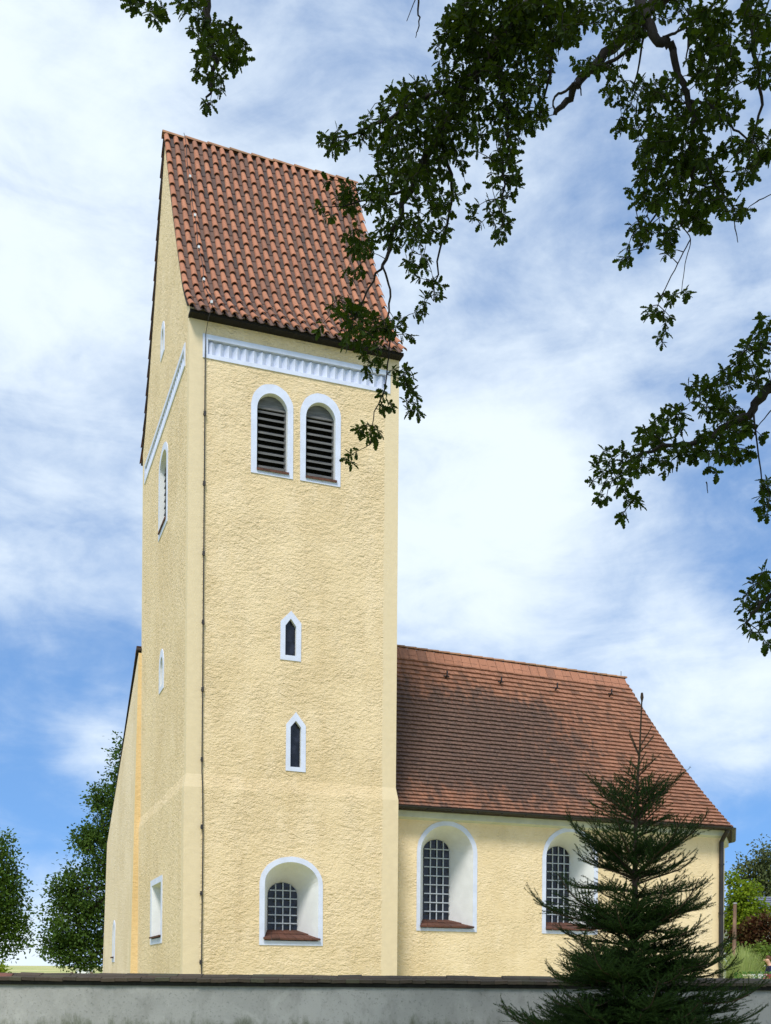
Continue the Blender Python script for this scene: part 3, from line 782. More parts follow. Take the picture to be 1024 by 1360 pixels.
# ------------------------------------------------------------------ churchyard wall
def build_wall():
    w = empty('churchyard_wall', rd(0, 15.2, 0), 'long grey rendered churchyard wall capped with mossy brown tiles below the church', 'wall')
    m = NT('grey render'); x = m.xyz()
    n = m.noise(.7, 6, .65); n2 = m.noise(4, 6, .7, st=(1, 1, .6)); n3 = m.noise(30, 3, .6)
    c = m.mix(m.rng(n, .3, .7), (.37, .36, .34), (.29, .285, .27)); c = m.mix(m.rng(n2, .45, .75, 0, .6), c, (.21, .205, .19))
    c = m.mix(m.rng(n3, .58, .70, 0, .5), c, (.13, .13, .12)); c = m.mix(m.rng(m.noise(2.2, 7, .72, dist=.6), .52, .68, 0, .5), c, (.42, .41, .385)); c = m.mix(m.rng(m.noise(11, 6, .75), .58, .72, 0, .45), c, (.12, .125, .10))
    foot = m.math('ADD', m.rng(x[2], 1.52, .80, 0, 1), m.math('MULTIPLY', m.math('SUBTRACT', m.noise(5, 6, .75, st=(1, 1, .35)), .5), 1.6))
    c = m.mix(m.rng(foot, .45, .95, 0, .8), c, (.075, .085, .045))
    drip = m.math('ADD', m.rng(x[2], 1.60, 1.50, 1, 0), m.math('MULTIPLY', m.math('SUBTRACT', m.noise(6, 5, .7, st=(1, 1, .12)), .55), 1.2))
    c = m.mix(m.rng(drip, .2, .9, 0, .55), c, (.16, .16, .15))
    m.color(c); m.rough(.95); m.normal(m.bump(m.math('ADD', n2, m.math('MULTIPLY', n3, .5)), .7, .012))
    b = MB()
    X = Vector((CS, -SN, 0)); Y = Vector((SN, CS, 0)); Z = Vector((0, 0, 1))
    K = 60
    vs = []; fs = []
    for i in range(K + 1):
        r = -16 + 32 * i / K
        for (d, z) in ((15.0, -.2), (15.0, .5), (15.0, 1.1), (15.0, 1.60), (15.42, 1.60), (15.42, -.2)):
            vs.append(rd(r, d + (rng.uniform(-.008, .008) if d < 15.1 else 0), z))
    for i in range(K):
        for k in range(5): fs.append((i * 6 + k, (i + 1) * 6 + k, (i + 1) * 6 + k + 1, i * 6 + k + 1))
    b.add(vs, fs, .5); b.build('rendered_body', m.mat, w)
    b = MB(); c0 = rd(0, 15.20, 1.612); b.obox(c0, X * 16, Y * .225, Z * .024, .5); b.obox(c0 + Z * .05, X * 16, Y * .19, Z * .026, .5); b.build('coping_shade_strip', simple('painted coping shade', (.022, .02, .018), .95, .3, 8), w)  # near-black strip: the shadow line under the coping, put in as colour
    b = MB(); r = -16.0
    while r < 16:                                   # two courses of old tiles: the front one hangs over the face
        L = rng.uniform(.16, .20); t = rng.random(); j = rng.uniform(-.004, .004); k = rng.uniform(-.008, .008); o_ = rng.uniform(-.008, .008)
        vs = []
        for q in (r, r + L - .004):
            jj = j + rng.uniform(-.005, .005)
            for (d, z) in ((14.93 + o_, 1.642 + jj), (14.93 + o_, 1.684 + jj), (15.22, 1.740 + k), (15.50, 1.66 + jj), (15.50, 1.63 + jj), (15.22, 1.70 + k)):
                vs.append(rd(q, d, z))
        b.add(vs, [(i, (i + 1) % 6, 6 + (i + 1) % 6, 6 + i) for i in range(6)] + [(5, 4, 3, 2, 1, 0), (6, 7, 8, 9, 10, 11)], t)
        r += L
    b.build('coping_tiles', COPING, w)
    b = MB(); r = -16.0
    while r < 16:                                   # lumpy mortar bed and second course along the top
        L = rng.uniform(.30, .42); h = 1.690 + rng.uniform(-.004, .006)
        vs = []
        for q in (r, r + L - .006):
            hh = h + rng.uniform(-.006, .006)
            for (d, z) in ((15.0, hh - .005), (15.04, hh + .028), (15.22, hh + .058), (15.40, hh + .03), (15.43, hh - .005), (15.22, hh)):
                vs.append(rd(q, d, z))
        b.add(vs, [(i, (i + 1) % 6, 6 + (i + 1) % 6, 6 + i) for i in range(6)] + [(5, 4, 3, 2, 1, 0), (6, 7, 8, 9, 10, 11)])
        r += L
    b.build('ridge_course', COPING, w)
    b = MB()                                        # one loose hollow tile set on the wall at its left end
    vs = []
    for (q, rr, zz) in ((-5.30, .085, 1.69), (-4.92, .105, 1.655)):
        for k in range(9):
            a = math.pi * k / 8; p = rd(q, 15.08 - math.cos(a) * rr, zz + math.sin(a) * rr * .75); vs.append(p)
    b.add(vs, [(k, k + 1, 9 + k + 1, 9 + k) for k in range(8)] + [tuple(range(9, 18))], .2)
    b.build('hollow_tile', tile_mat('reddish coping tile', (.17, .07, .05), (.12, .06, .045), (.08, .05, .04)), w)
build_wall()

# ------------------------------------------------------------------ spruce in front of the wall
def needles(P0, P1, per_m, ln, wd, out, tn, droop=0.0, up=.25):
    """needles along many segments (numpy): thin triangles set round the twig and leaning forward"""
    d = P1 - P0; L = np.linalg.norm(d, axis=1); n = np.maximum(2, (L * per_m).astype(int))
    idx = np.repeat(np.arange(len(L)), n); M = len(idx)
    t = nrg.random(M)[:, None]
    base = P0[idx] + d[idx] * t
    T = d[idx] / L[idx][:, None]
    rv = nrg.normal(size=(M, 3)); rv[:, 2] += up
    rv -= T * (rv * T).sum(1)[:, None]; rv /= np.linalg.norm(rv, axis=1)[:, None] + 1e-9
    nd = rv * .8 + T * .62; nd /= np.linalg.norm(nd, axis=1)[:, None]
    sd = np.cross(nd, T); sd /= np.linalg.norm(sd, axis=1)[:, None] + 1e-9
    l = (ln * (.7 + .6 * nrg.random(M)))[:, None]
    A = base - sd * wd; B = base + sd * wd; Cc = base + nd * l
    out.append(np.stack([A, B, Cc], 1).reshape(-1, 3)); tn.append(nrg.random(M))

def build_spruce():
    D = 12.0
    top = at(851, 920, D); foot = at(834, 1300, D); foot.z = 0
    root = empty('spruce_tree', (foot.x, foot.y, 0), 'young dark green spruce with a bare pointed leader in front of the churchyard wall', 'tree')
    H = top.z
    axis = lambda z: foot.lerp(top, z / H) + Vector((.015 * math.sin(z * 3), .015 * math.cos(z * 2.3), 0))
    b = MB(); zs = [0, .4, 1, 1.8, 2.6, 3.3, 3.9, 4.2, H - .03]
    b.tube([axis(z) for z in zs], [.075, .066, .056, .044, .033, .022, .014, .010, .007], 8)
    b.tube([axis(H - .10), axis(H - .05), axis(H)], [.007, .019, .012], 6)
    bark = bark_mat('spruce bark', (.10, .065, .045)); b.build('trunk', bark, root)
    wood = MB(); S0, S1 = [], []; W0, W1 = [], []
    R_ = random.Random(7)
    def seg(a, c, hvy=False):
        S0.append(a); S1.append(c)
    def twig(p, dr, L, lvl):
        n = max(2, int(L / .055)); pts = [p]; curve = R_.uniform(.0, .05)
        for i in range(n):
            dr = (dr + Vector((R_.gauss(0, .035), R_.gauss(0, .035), R_.gauss(0, .02) + curve))).normalized()
            pts.append(pts[-1] + dr * L / n)
        for a, c in zip(pts, pts[1:]): seg(a, c)
        if lvl > 0 and L > .18:
            k = 0
            for i in range(1, n, 2):
                for sg in (-1, 1):
                    if R_.random() < .2: continue
                    side = dr.cross(Vector((0, 0, 1))).normalized() * sg
                    d2 = (dr * .78 + side * .62 + Vector((0, 0, R_.gauss(.02, .12)))).normalized()
                    twig(pts[i], d2, (L * .42 * (1 - i / n) + .05) * R_.uniform(.7, 1.2), lvl - 1)
        return pts
    def branch(z, az, L, elev, droop, bare=False):
        p = axis(z); h = Vector((math.cos(az), math.sin(az), 0)); n = max(4, int(L / .052)); pts = [p]
        for i in range(n):
            t = i / n
            e2 = elev - droop * math.sin(math.pi * min(1, t * 1.15)) + (.50 * max(0, t - .6) / .4 if droop > .05 else .12 * t)
            dr = (h * math.cos(e2) + Vector((R_.gauss(0, .03), R_.gauss(0, .03), math.sin(e2)))).normalized()
            pts.append(pts[-1] + dr * L / n)
        rr = [max(.004, .004 + .012 * L * (1 - i / n)) for i in range(n + 1)]
        wood.tube(pts, rr, 5, cap=False)
        for i, (a, c) in enumerate(zip(pts, pts[1:])): seg(a, c)
        if bare: return
        for i in range(1, n):
            t = i / n
            if t < .08 and L > .5: continue
            dr = (pts[i + 1] - pts[i]).normalized()
            for sg in (-1, 1):
                if R_.random() < .15: continue
                side = dr.cross(Vector((0, 0, 1))).normalized() * sg
                d2 = (dr * .80 + side * .58 + Vector((0, 0, R_.gauss(.10, .16)))).normalized()
                twig(pts[i], d2, (L * .40 * (1 - t) ** .7 + .10) * R_.uniform(.55, 1.35), 1 if L > .7 and t < .6 else 0)
    # whorls, one per year, measured down from the tip
    wh = [(.62, 4, .30, R(50), 0), (.78, 5, .22, R(36), 0), (.92, 5, .26, R(26), 0), (1.06, 6, .34, R(26), 0), (1.18, 6, .36, R(24), 0), (1.34, 8, .66, R(34), .0), (1.42, 7, .48, R(18), .0), (1.50, 4, .36, R(8), .0),
          (1.78, 5, .42, R(20), .05), (1.92, 8, .92, R(36), .10), (2.04, 7, .66, R(20), .1), (2.18, 7, .72, R(8), .1), (2.34, 7, .78, R(2), .12), (2.48, 6, .80, R(8), .15), (2.62, 9, 1.10, R(30), .2), (2.74, 7, .84, R(10), .15),
          (2.88, 8, .92, R(2), .15), (3.02, 8, .98, R(10), .2), (3.14, 9, 1.22, R(22), .25), (3.26, 8, 1.0, R(4), .2), (3.40, 8, 1.06, R(-2), .2), (3.54, 9, 1.38, R(18), .3), (3.66, 8, 1.2, R(4), .2), (3.78, 8, 1.2, R(-4), .2),
          (3.92, 9, 1.45, R(12), .3), (4.06, 8, 1.3, R(0), .2), (4.20, 8, 1.4, R(-4), .25), (4.34, 9, 1.5, R(6), .3), (4.50, 6, 1.3, R(-4), .2)]
    wh += [(d_, 4, .16 + .18 * d_, R(16), .1) for d_ in (1.70, 1.98, 2.28, 2.56, 2.84, 3.12, 3.42, 3.74, 4.06)]
    ph = .4
    for (dz, n, L, el, dp) in wh:
        z = H - dz
        if z < .1: continue
        n = n if dz < .95 else int(n * 1.12)
        for k in range(n):
            branch(z + R_.uniform(-.07, .07), ph + 2 * math.pi * k / n + R_.uniform(-.25, .25), L * R_.uniform(.72, 1.14), el + R_.uniform(-.16, .16), dp, dz < .9)
        ph += 2.4
    # low boughs seen reaching out at the foot of the picture
    for (px, py, L) in ((664, 1338, 1.75), (1020, 1300, 1.85), (980, 1230, 1.55)):
        t_ = at(px, py, 11.6); p = axis(max(.3, t_.z - .35)); v = t_ - p
        branch(max(.3, t_.z - .30), math.atan2(v.y, v.x), math.hypot(v.x, v.y), R(14), .28)
    out, tn = [], []
    P0 = np.array([tuple(p) for p in S0]); P1 = np.array([tuple(p) for p in S1])
    needles(P0, P1, 560, .019, .0022, out, tn)
    lead = np.array([tuple(axis(z)) for z in np.linspace(H - 1.4, H - .06, 16)])
    needles(lead[:-1], lead[1:], 330, .020, .0022, out, tn, up=.9)
    wood.build('branches', bark, root)
    nm = leaf_mat('spruce needles', (.013, .030, .007), (.034, .064, .010), .08, rough=.55)
    tri_mesh('needle_foliage', np.concatenate(out), 3, np.concatenate(tn), nm, root)
    print('spruce segs', len(S0), 'needles', sum(len(t) for t in tn))
build_spruce()

# ------------------------------------------------------------------ leaf shapes
def leaf_outline_oak():
    prof = [(.0, .018), (.12, .05), (.22, .17), (.30, .10), (.42, .24), (.52, .14), (.66, .28), (.76, .16), (.86, .19), (.95, .10), (1.0, 0)]
    return prof
def leaf_outline_plain():
    return [(.0, .0), (.2, .22), (.5, .33), (.8, .2), (1.0, 0)]
def place_leaves(base, dirs, nrmv, size, prof, fold=.22, curl=.12):
    """numpy: one folded leaf (two half blades) per row; faces all have len(prof)+1 corners"""
    M = len(base); k = len(prof)
    T = dirs / np.linalg.norm(dirs, axis=1)[:, None]
    Nn = nrmv - T * (nrmv * T).sum(1)[:, None]; Nn /= np.linalg.norm(Nn, axis=1)[:, None] + 1e-9
    S = np.cross(T, Nn)
    halves = []
    for sg in (-1, 1):
        pts = [(t, w) for t, w in prof]
        seq = []
        for (t, w) in pts:
            seq.append(base + (T * t + S * (sg * w) + Nn * (fold * w - curl * t * t)) * size[:, None])
        seq.append(base + (T * .5 - Nn * curl * .25) * size[:, None])
        arr = np.stack(seq if sg > 0 else seq[::-1], 1)
        halves.append(arr)
    return np.concatenate([h.reshape(M, -1, 3) for h in halves], 1).reshape(-1, 3), k + 1

# ------------------------------------------------------------------ the oak the photograph is taken under
def build_oak():
    tr = rd(7.4, 8.6, 0)
    root = empty('oak_tree', tr, 'oak with dark lobed leaves whose limbs hang into the picture overhead', 'tree')
    bark = bark_mat('oak bark', (.022, .019, .017)); wood = MB()
    up = Vector((0, 0, 1))
    trunk = [tr + Vector((0, 0, 0)), tr + Vector((.05, .02, 1.5)), tr + Vector((-.02, .1, 3.5)), tr + Vector((-.1, .1, 6)), tr + Vector((-.3, 0, 9)), tr + Vector((-.5, -.2, 12)), tr + Vector((-.8, -.3, 15))]
    wood.tube(trunk, [.52, .42, .38, .33, .27, .19, .08], 14)
    nodes = []                                   # skeleton points that twigs may spring from
    def smooth(pts, k=5):
        o = []
        n = len(pts)
        for i in range(n - 1):
            p0, p1, p2, p3 = pts[max(i - 1, 0)], pts[i], pts[i + 1], pts[min(i + 2, n - 1)]
            for j in range(k):
                t = j / k
                o.append(.5 * ((2 * p1) + (p2 - p0) * t + (2 * p0 - 5 * p1 + 4 * p2 - p3) * t * t + (3 * p1 - p0 - 3 * p2 + p3) * t ** 3))
        o.append(pts[-1]); return o
    def limb(pts, r0, r1, n=8, node=True):
        pts = smooth(pts); N_ = len(pts)
        pts = [p + Vector((rng.gauss(0, .4), rng.gauss(0, .4), rng.gauss(0, .4))) * ((.03 * min(1, r0 / .03) if r0 > .008 else .004) if 0 < i < N_ - 1 else 0) for i, p in enumerate(pts)]
        wood.tube(pts, [r0 + (r1 - r0) * (i / (N_ - 1)) ** .7 for i in range(N_)], n)
        if node: nodes.extend(pts)
    T = lambda z: tr + Vector((-.1, .05, z))
    # limbs as traced, each with its own distance
    B = lambda *q: [at(x, y, d) for x, y, d in q]
    limb([T(9.4)] + B((1290, -230, 9.6), (1000, -170, 10.4), (820, -90, 10.9), (690, 20, 11.1), (632, 100, 11.2), (575, 190, 11.2), (530, 290, 11.2), (508, 352, 11.2)), .13, .016)
    limb(B((508, 352, 11.2), (486, 390, 11.2), (470, 425, 11.2)), .014, .006, 6)
    limb(B((508, 352, 11.2), (517, 385, 11.1), (515, 430, 11.1), (517, 462, 11.1), (510, 520, 11.1), (497, 548, 11.1), (492, 590, 11.1)), .013, .004, 6)
    limb(B((632, 100, 11.2), (560, 135, 11.3), (500, 165, 11.3), (440, 185, 11.3)), .035, .008, 7)
    limb(B((660, 60, 11.15), (672, 150, 10.9), (668, 230, 10.9), (668, 300, 10.9)), .030, .006, 7)
    limb(B((585, 180, 11.2), (600, 250, 11.4), (585, 330, 11.4), (576, 400, 11.4)), .024, .006, 7)
    limb(B((545, 250, 11.2), (490, 265, 11.3), (440, 275, 11.3)), .018, .005, 6)
    limb(B((720, -10, 11), (735, 60, 10.8), (718, 150, 10.8)), .03, .007, 6)
    limb([T(8.9)] + B((1240, -190, 9.4), (1030, -150, 10.0), (930, -60, 10.2), (868, 8, 10.3), (815, 62, 10.3), (772, 106, 10.3), (755, 130, 10.3), (737, 152, 10.3)), .115, .020)
    limb(B((772, 106, 10.3), (750, 122, 10.25), (735, 131, 10.25), (740, 150, 10.25)), .014, .008, 6)
    limb(B((772, 106, 10.3), (772, 127, 10.3)), .010, .006, 5)
    limb(B((868, 8, 10.3), (840, 60, 10.0), (800, 84, 10.0), (775, 92, 10.0)), .028, .008, 6)
    limb(B((850, -6, 10.2), (862, 36, 9.9), (880, 52, 9.8), (893, 66, 9.8), (905, 110, 9.8), (918, 150, 9.8), (924, 210, 9.8), (918, 260, 9.9), (905, 300, 9.9)), .052, .012)
    limb(B((880, 50, 9.8), (900, 42, 9.7), (914, 40, 9.7), (911, 80, 9.6)), .016, .006, 6)
    limb(B((918, 135, 9.8), (948, 142, 9.6), (975, 170, 9.5), (1008, 196, 9.5)), .017, .007, 6)
    limb(B((935, 215, 9.8), (950, 245, 9.6), (966, 264, 9.6)), .010, .005, 6)
    limb(B((924, 180, 9.8), (895, 235, 10), (868, 290, 10), (850, 330, 10)), .018, .005, 6)
    limb(B((930, -60, 10.2), (985, -10, 9.7), (1000, 60, 9.5), (1010, 140, 9.4), (990, 225, 9.4)), .04, .006, 7)
    limb(B((868, 8, 10.3), (850, 70, 10.5), (842, 130, 10.6)), .018, .005, 6)
    limb(B((917, 318, 9.9), (900, 350, 9.85), (880, 390, 9.8), (874, 405, 9.8)), .006, .004, 5)
    limb(B((905, 300, 9.9), (917, 318, 9.9), (910, 350, 9.85), (905, 388, 9.8)), .006, .003, 5)
    limb([T(6.6)] + B((1300, 400, 8.9), (1110, 450, 9.2), (1024, 512, 9.4), (1000, 542, 9.5), (965, 566, 9.5), (928, 586, 9.5), (868, 598, 9.5), (815, 628, 9.5)), .085, .007)
    limb(B((1060, 485, 9.3), (1020, 455, 9.3), (985, 470, 9.3)), .02, .006, 6)
    limb(B((1000, 542, 9.5), (1006, 590, 9.4), (1016, 670, 9.4)), .012, .005, 6)
    limb([T(5.2)] + B((1280, 700, 8.6), (1110, 740, 8.8), (1040, 780, 8.9), (1005, 805, 8.9), (990, 828, 8.9)), .06, .006)
    limb([T(9.9)] + B((1300, -420, 9.4), (980, -380, 9.6), (640, -300, 9.7), (420, -200, 9.8), (300, -110, 9.8), (276, -20, 9.8), (276, 35, 9.8), (284, 80, 9.8), (280, 118, 9.8), (274, 140, 9.8)), .12, .004)
    limb(B((300, -110, 9.8), (240, -50, 9.8), (205, 5, 9.8)), .012, .004, 6)
    limb(B((640, -300, 9.7), (575, -120, 10), (556, -10, 10), (557, 30, 10), (552, 50, 10)), .02, .003, 6)
    limb(B((556, -10, 10), (545, 15, 10), (540, 28, 10)), .005, .003, 5)
    for q in (((975, 115, 9.8), (1000, 100, 9.7), (1020, 88, 9.7)), ((1005, 268, 9.6), (1030, 255, 9.5)), ((976, 300, 9.6), (980, 322, 9.6)), ((938, 640, 9.5), (940, 655, 9.5)),
              ((1024, 545, 9.4), (1008, 565, 9.4), (998, 585, 9.4)), ((900, 40, 9.8), (915, 18, 9.7), (922, 5, 9.7))):
        limb(B(*q), .006, .003, 5)
    # leafy masses: px, py, rx, ry, distance, fill
    M = [(180, 2, 12, 16, 9.8, 1.2), (207, 16, 10, 16, 9.8, 1.3), (252, 5, 20, 13, 9.8, 1.1), (290, 58, 34, 30, 9.8, .7), (312, 70, 16, 22, 9.8, 1.3), (270, 45, 22, 22, 9.8, .5), (272, 95, 12, 14, 9.8, 1), (290, 108, 10, 18, 9.8, .8), (276, 135, 8, 11, 9.8, .8),
         (650, 35, 60, 45, 11.1, 1.7), (720, 25, 50, 40, 10.9, 1.6), (612, 60, 34, 50, 11.2, 1.0), (690, 85, 45, 40, 11, 1.2), (640, 120, 42, 36, 11.1, 1.0), (575, 140, 46, 40, 11.2, 1.5), (700, 145, 30, 28, 10.9, 1.1), (660, 180, 34, 40, 10.9, .9), (598, 175, 36, 34, 11.3, 1.0),
         (672, 235, 20, 34, 10.9, 1.0), (664, 295, 14, 28, 10.9, .9), (640, 285, 14, 20, 10.9, .7), (530, 140, 22, 34, 11.3, 1.1), (500, 175, 26, 24, 11.3, .9), (452, 188, 28, 15, 11.3, 1.0), (545, 205, 44, 36, 11.2, 1.4), (590, 240, 30, 40, 11.3, .8), (520, 250, 38, 30, 11.2, 1.1),
         (450, 250, 22, 14, 11.3, .7), (432, 282, 12, 12, 11.3, .8), (475, 270, 22, 18, 11.3, .8), (575, 290, 30, 30, 11.4, .9), (530, 305, 30, 26, 11.2, 1.0), (555, 345, 20, 24, 11.4, .8), (578, 385, 15, 18, 11.4, .8), (562, 410, 10, 14, 11.4, .7), (478, 320, 22, 22, 11.2, 1.1), (472, 362, 13, 11, 11.2, 1.0),
         (458, 408, 18, 14, 11.2, 1.0), (428, 438, 10, 9, 11.2, .6), (478, 420, 24, 20, 11.2, 1.1), (500, 440, 26, 24, 11.1, 1.0), (465, 455, 16, 12, 11.2, .9), (492, 470, 16, 14, 11.1, .9), (525, 425, 12, 18, 11.1, .8), (540, 445, 8, 8, 11.1, .8), (488, 492, 9, 9, 11.1, .9), (502, 485, 8, 8, 11.1, .9),
         (534, 492, 14, 15, 11.1, .9), (545, 520, 13, 17, 11.1, .8), (520, 540, 16, 9, 11.1, .9), (510, 528, 10, 8, 11.1, .8), (550, 545, 10, 8, 11.1, .9), (480, 566, 10, 11, 11.1, .9), (498, 580, 16, 12, 11.1, .8), (470, 600, 11, 8, 11.1, .7), (465, 612, 6, 7, 11.1, .9),
         (775, 18, 34, 18, 10.4, .9), (752, 45, 16, 13, 10.4, 1.1), (800, 92, 26, 11, 10.1, .9), (772, 90, 12, 12, 10.2, 1.0), (830, 50, 26, 22, 10.1, .8), (805, 10, 20, 14, 10.3, .8),
         (845, 20, 20, 22, 10, .8), (890, 12, 30, 16, 9.8, .7), (945, 35, 30, 32, 9.7, 1.4), (950, 85, 36, 30, 9.6, 1.3), (1005, 30, 24, 34, 9.4, 1.0), (1012, 95, 14, 22, 9.4, 1.0), (815, 120, 20, 14, 10.4, .8), (850, 130, 26, 24, 10.4, .8), (885, 120, 22, 22, 9.9, 1.0), (830, 165, 14, 12, 10.4, .7),
         (865, 175, 30, 26, 10, .9), (915, 170, 34, 30, 9.8, 1.1), (960, 140, 26, 26, 9.6, 1.0), (880, 215, 34, 30, 10, 1.2), (930, 225, 32, 30, 9.8, 1.1), (970, 195, 22, 14, 9.6, .8), (1005, 195, 20, 28, 9.4, 1.1), (990, 235, 14, 14, 9.4, .8), (860, 255, 26, 24, 10, .9), (905, 270, 28, 24, 9.9, 1.1), (950, 265, 22, 20, 9.7, .9), (980, 278, 18, 14, 9.6, 1.0),
         (850, 305, 18, 18, 10, 1.1), (886, 315, 14, 22, 10, 1.1), (926, 300, 16, 14, 9.8, .8), (828, 338, 10, 12, 10, .9), (935, 285, 16, 14, 9.8, .8),
         (886, 395, 10, 8, 9.8, 1.0), (906, 392, 9, 8, 9.8, .9), (866, 415, 10, 7, 9.8, 1.0), (888, 425, 10, 10, 9.8, .9), (878, 450, 10, 9, 9.8, .9),
         (1016, 440, 12, 22, 9.3, .9), (995, 468, 18, 16, 9.3, .9), (975, 500, 20, 16, 9.3, 1.2), (1010, 500, 16, 20, 9.4, .7), (930, 522, 20, 18, 9.5, 1.1), (955, 545, 26, 20, 9.5, 1.2), (990, 575, 24, 18, 9.4, .9), (950, 590, 26, 22, 9.5, 1.2), (895, 558, 20, 18, 9.5, 1.1), (910, 600, 22, 18, 9.5, .9), (860, 580, 24, 16, 9.5, 1.1), (850, 612, 20, 16, 9.5, .9), (885, 618, 14, 10, 9.5, .8),
         (812, 605, 18, 14, 9.5, 1.0), (796, 632, 14, 14, 9.5, .8), (826, 640, 14, 14, 9.5, 1.1), (838, 668, 12, 10, 9.5, .9), (825, 685, 7, 6, 9.5, .9), (800, 660, 10, 10, 9.5, .7), (945, 628, 8, 10, 9.5, .8), (985, 605, 18, 14, 9.4, .8),
         (1014, 672, 12, 14, 9.4, 1.0), (1020, 645, 8, 12, 9.4, .9), (1012, 772, 14, 18, 8.9, 1.0), (995, 800, 16, 13, 8.9, .9), (1000, 832, 16, 10, 8.9, 1.0), (1020, 805, 10, 20, 8.9, .8), (1022, 856, 4, 8, 8.9, .8)]
    ros = []
    R_ = random.Random(3)
    for (px, py, rx, ry, d, f) in M:
        n = max(2, int(math.pi * rx * ry / 84 * f + .5)); got = []
        tries = 0
        while len(got) < n and tries < n * 12:
            tries += 1
            a = R_.uniform(0, 2 * math.pi); q = math.sqrt(R_.random())
            x, y = px + rx * q * math.cos(a), py + ry * q * math.sin(a)
            if all((x - u) ** 2 + (y - v) ** 2 > 22 for u, v in got):
                got.append((x, y))
        dep = min(.55, .012 * (rx + ry))
        for x, y in got: ros.append(at(x, y, d + R_.uniform(-dep, dep)))
    # twigs: every leaf rosette is joined to the nearest wood already there
    nod = np.array([tuple(p) for p in nodes]); ros_a = np.array([tuple(p) for p in ros])
    def join(nod, ros_a, rad, ends, span=.9):
        left = list(range(len(ros_a)))
        best = np.full(len(ros_a), 1e9); par = np.zeros((len(ros_a), 3))
        for c in range(0, len(nod), 400):
            dd = np.linalg.norm(ros_a[:, None] - nod[None, c:c + 400], axis=2); k = dd.argmin(1); v = dd.min(1)
            m_ = v < best; best[m_] = v[m_]; par[m_] = nod[c:c + 400][k[m_]]
        alive = np.ones(len(ros_a), bool); dirs = np.zeros((len(ros_a), 3))
        for _ in range(len(ros_a)):
            k = np.where(alive, best, 1e9).argmin(); alive[k] = False
            p, q = Vector(par[k]), Vector(ros_a[k]); v = q - p
            if v.length < 1e-3: v = Vector((0, 0, -.05)); p = q - v
            mid = p + v * .5 + Vector((0, 0, .08 * v.length)) + Vector((R_.gauss(0, .04), R_.gauss(0, .04), R_.gauss(0, .03))) * v.length
            wood.tube([p, mid, q], [rad * 1.5, rad * 1.15, rad * .8], 4, cap=False)
            dirs[k] = tuple((q - mid).normalized())
            dd = np.linalg.norm(ros_a - ros_a[k], axis=1); m_ = (dd + .04 < best) & alive
            best[m_] = dd[m_] + .04; par[m_] = ros_a[k]
        return dirs
    dirs = join(nod, ros_a, .0030, None)
    # the rest of the crown, overhead and out of the picture: it shades the spruce and the wall
    crown_c = rd(2.2, 3.6, 13.2); cl = []
    while len(cl) < 1500:
        v = Vector((R_.uniform(-1, 1), R_.uniform(-1, 1), R_.uniform(-1, 1)))
        if v.length > 1: continue
        p = crown_c + Vector((v.x * 8.5, v.y * 8.0, v.z * 3.2))
        px = to_px(p)
        if px is not None and px[1] > -70 and -100 < px[0] < 1120: continue
        cl.append(p)
    hn = []
    for k in range(12):
        a = 2 * math.pi * k / 12 + R_.uniform(-.2, .2); q = crown_c + Vector((math.cos(a) * 6.8, math.sin(a) * 6.4, R_.uniform(-.5, 1.2)))
        pts = [T(8.5 + .4 * k), T(10 + .3 * k).lerp(q, .35) + Vector((0, 0, .6)), T(10).lerp(q, .7) + Vector((0, 0, .6)), q]
        ok = all((lambda s: s is None or s[1] < -60 or not (-60 < s[0] < 1080))(to_px(w)) for w in smooth(pts))
        if ok: limb(pts, .11, .02, 7, node=False); hn += smooth(pts)
    cl_a = np.array([tuple(p) for p in cl])
    wood.build('trunk_and_limbs', bark, root, smooth=True)
    # leaves
    base, dr, nv, sz = [], [], [], []
    def rosette(p, d, n, s0, s1):
        d = Vector(d)
        if d.length < .1: d = Vector((0, 0, -1))
        d.normalize(); u = d.orthogonal().normalized(); w = d.cross(u)
        a0 = R_.uniform(0, 6.28)
        for i in range(n):
            a = a0 + 2 * math.pi * i / n + R_.uniform(-.4, .4); sp = R_.uniform(.5, 1.5)
            v = d * math.cos(sp) + (u * math.cos(a) + w * math.sin(a)) * math.sin(sp)
            v.z -= .25
            base.append(tuple(Vector(p) - d * R_.uniform(0, .05))); dr.append(tuple(v)); nv.append((R_.gauss(0, .6), R_.gauss(0, .6), 1.0)); sz.append(R_.uniform(s0, s1))
    for p, d in zip(ros_a, dirs): rosette(p, d, R_.randint(5, 8), .060, .100)
    V, k = place_leaves(np.array(base), np.array(dr), np.array(nv), np.array(sz), leaf_outline_oak())
    nvis = len(base)
    lm = leaf_mat('oak leaves', (.009, .020, .003), (.030, .052, .005), .12, (.18, .28, .01), rough=.6)
    tri_mesh('leaves', V, k, np.repeat(nrg.random(nvis), 2), lm, root)
    base.clear(); dr.clear(); nv.clear(); sz.clear()
    for p in cl_a:
        for _ in range(2): rosette(Vector(p) + Vector((R_.gauss(0, .2), R_.gauss(0, .2), R_.gauss(0, .15))), (0, 0, -1), 7, .16, .24)
    V, k = place_leaves(np.array(base), np.array(dr), np.array(nv), np.array(sz), leaf_outline_plain())
    tri_mesh('upper_leaves', V, k, np.repeat(nrg.random(len(base)), 2), lm, root)
    print('oak rosettes', len(ros_a), 'leaves', nvis, len(base))
build_oak()

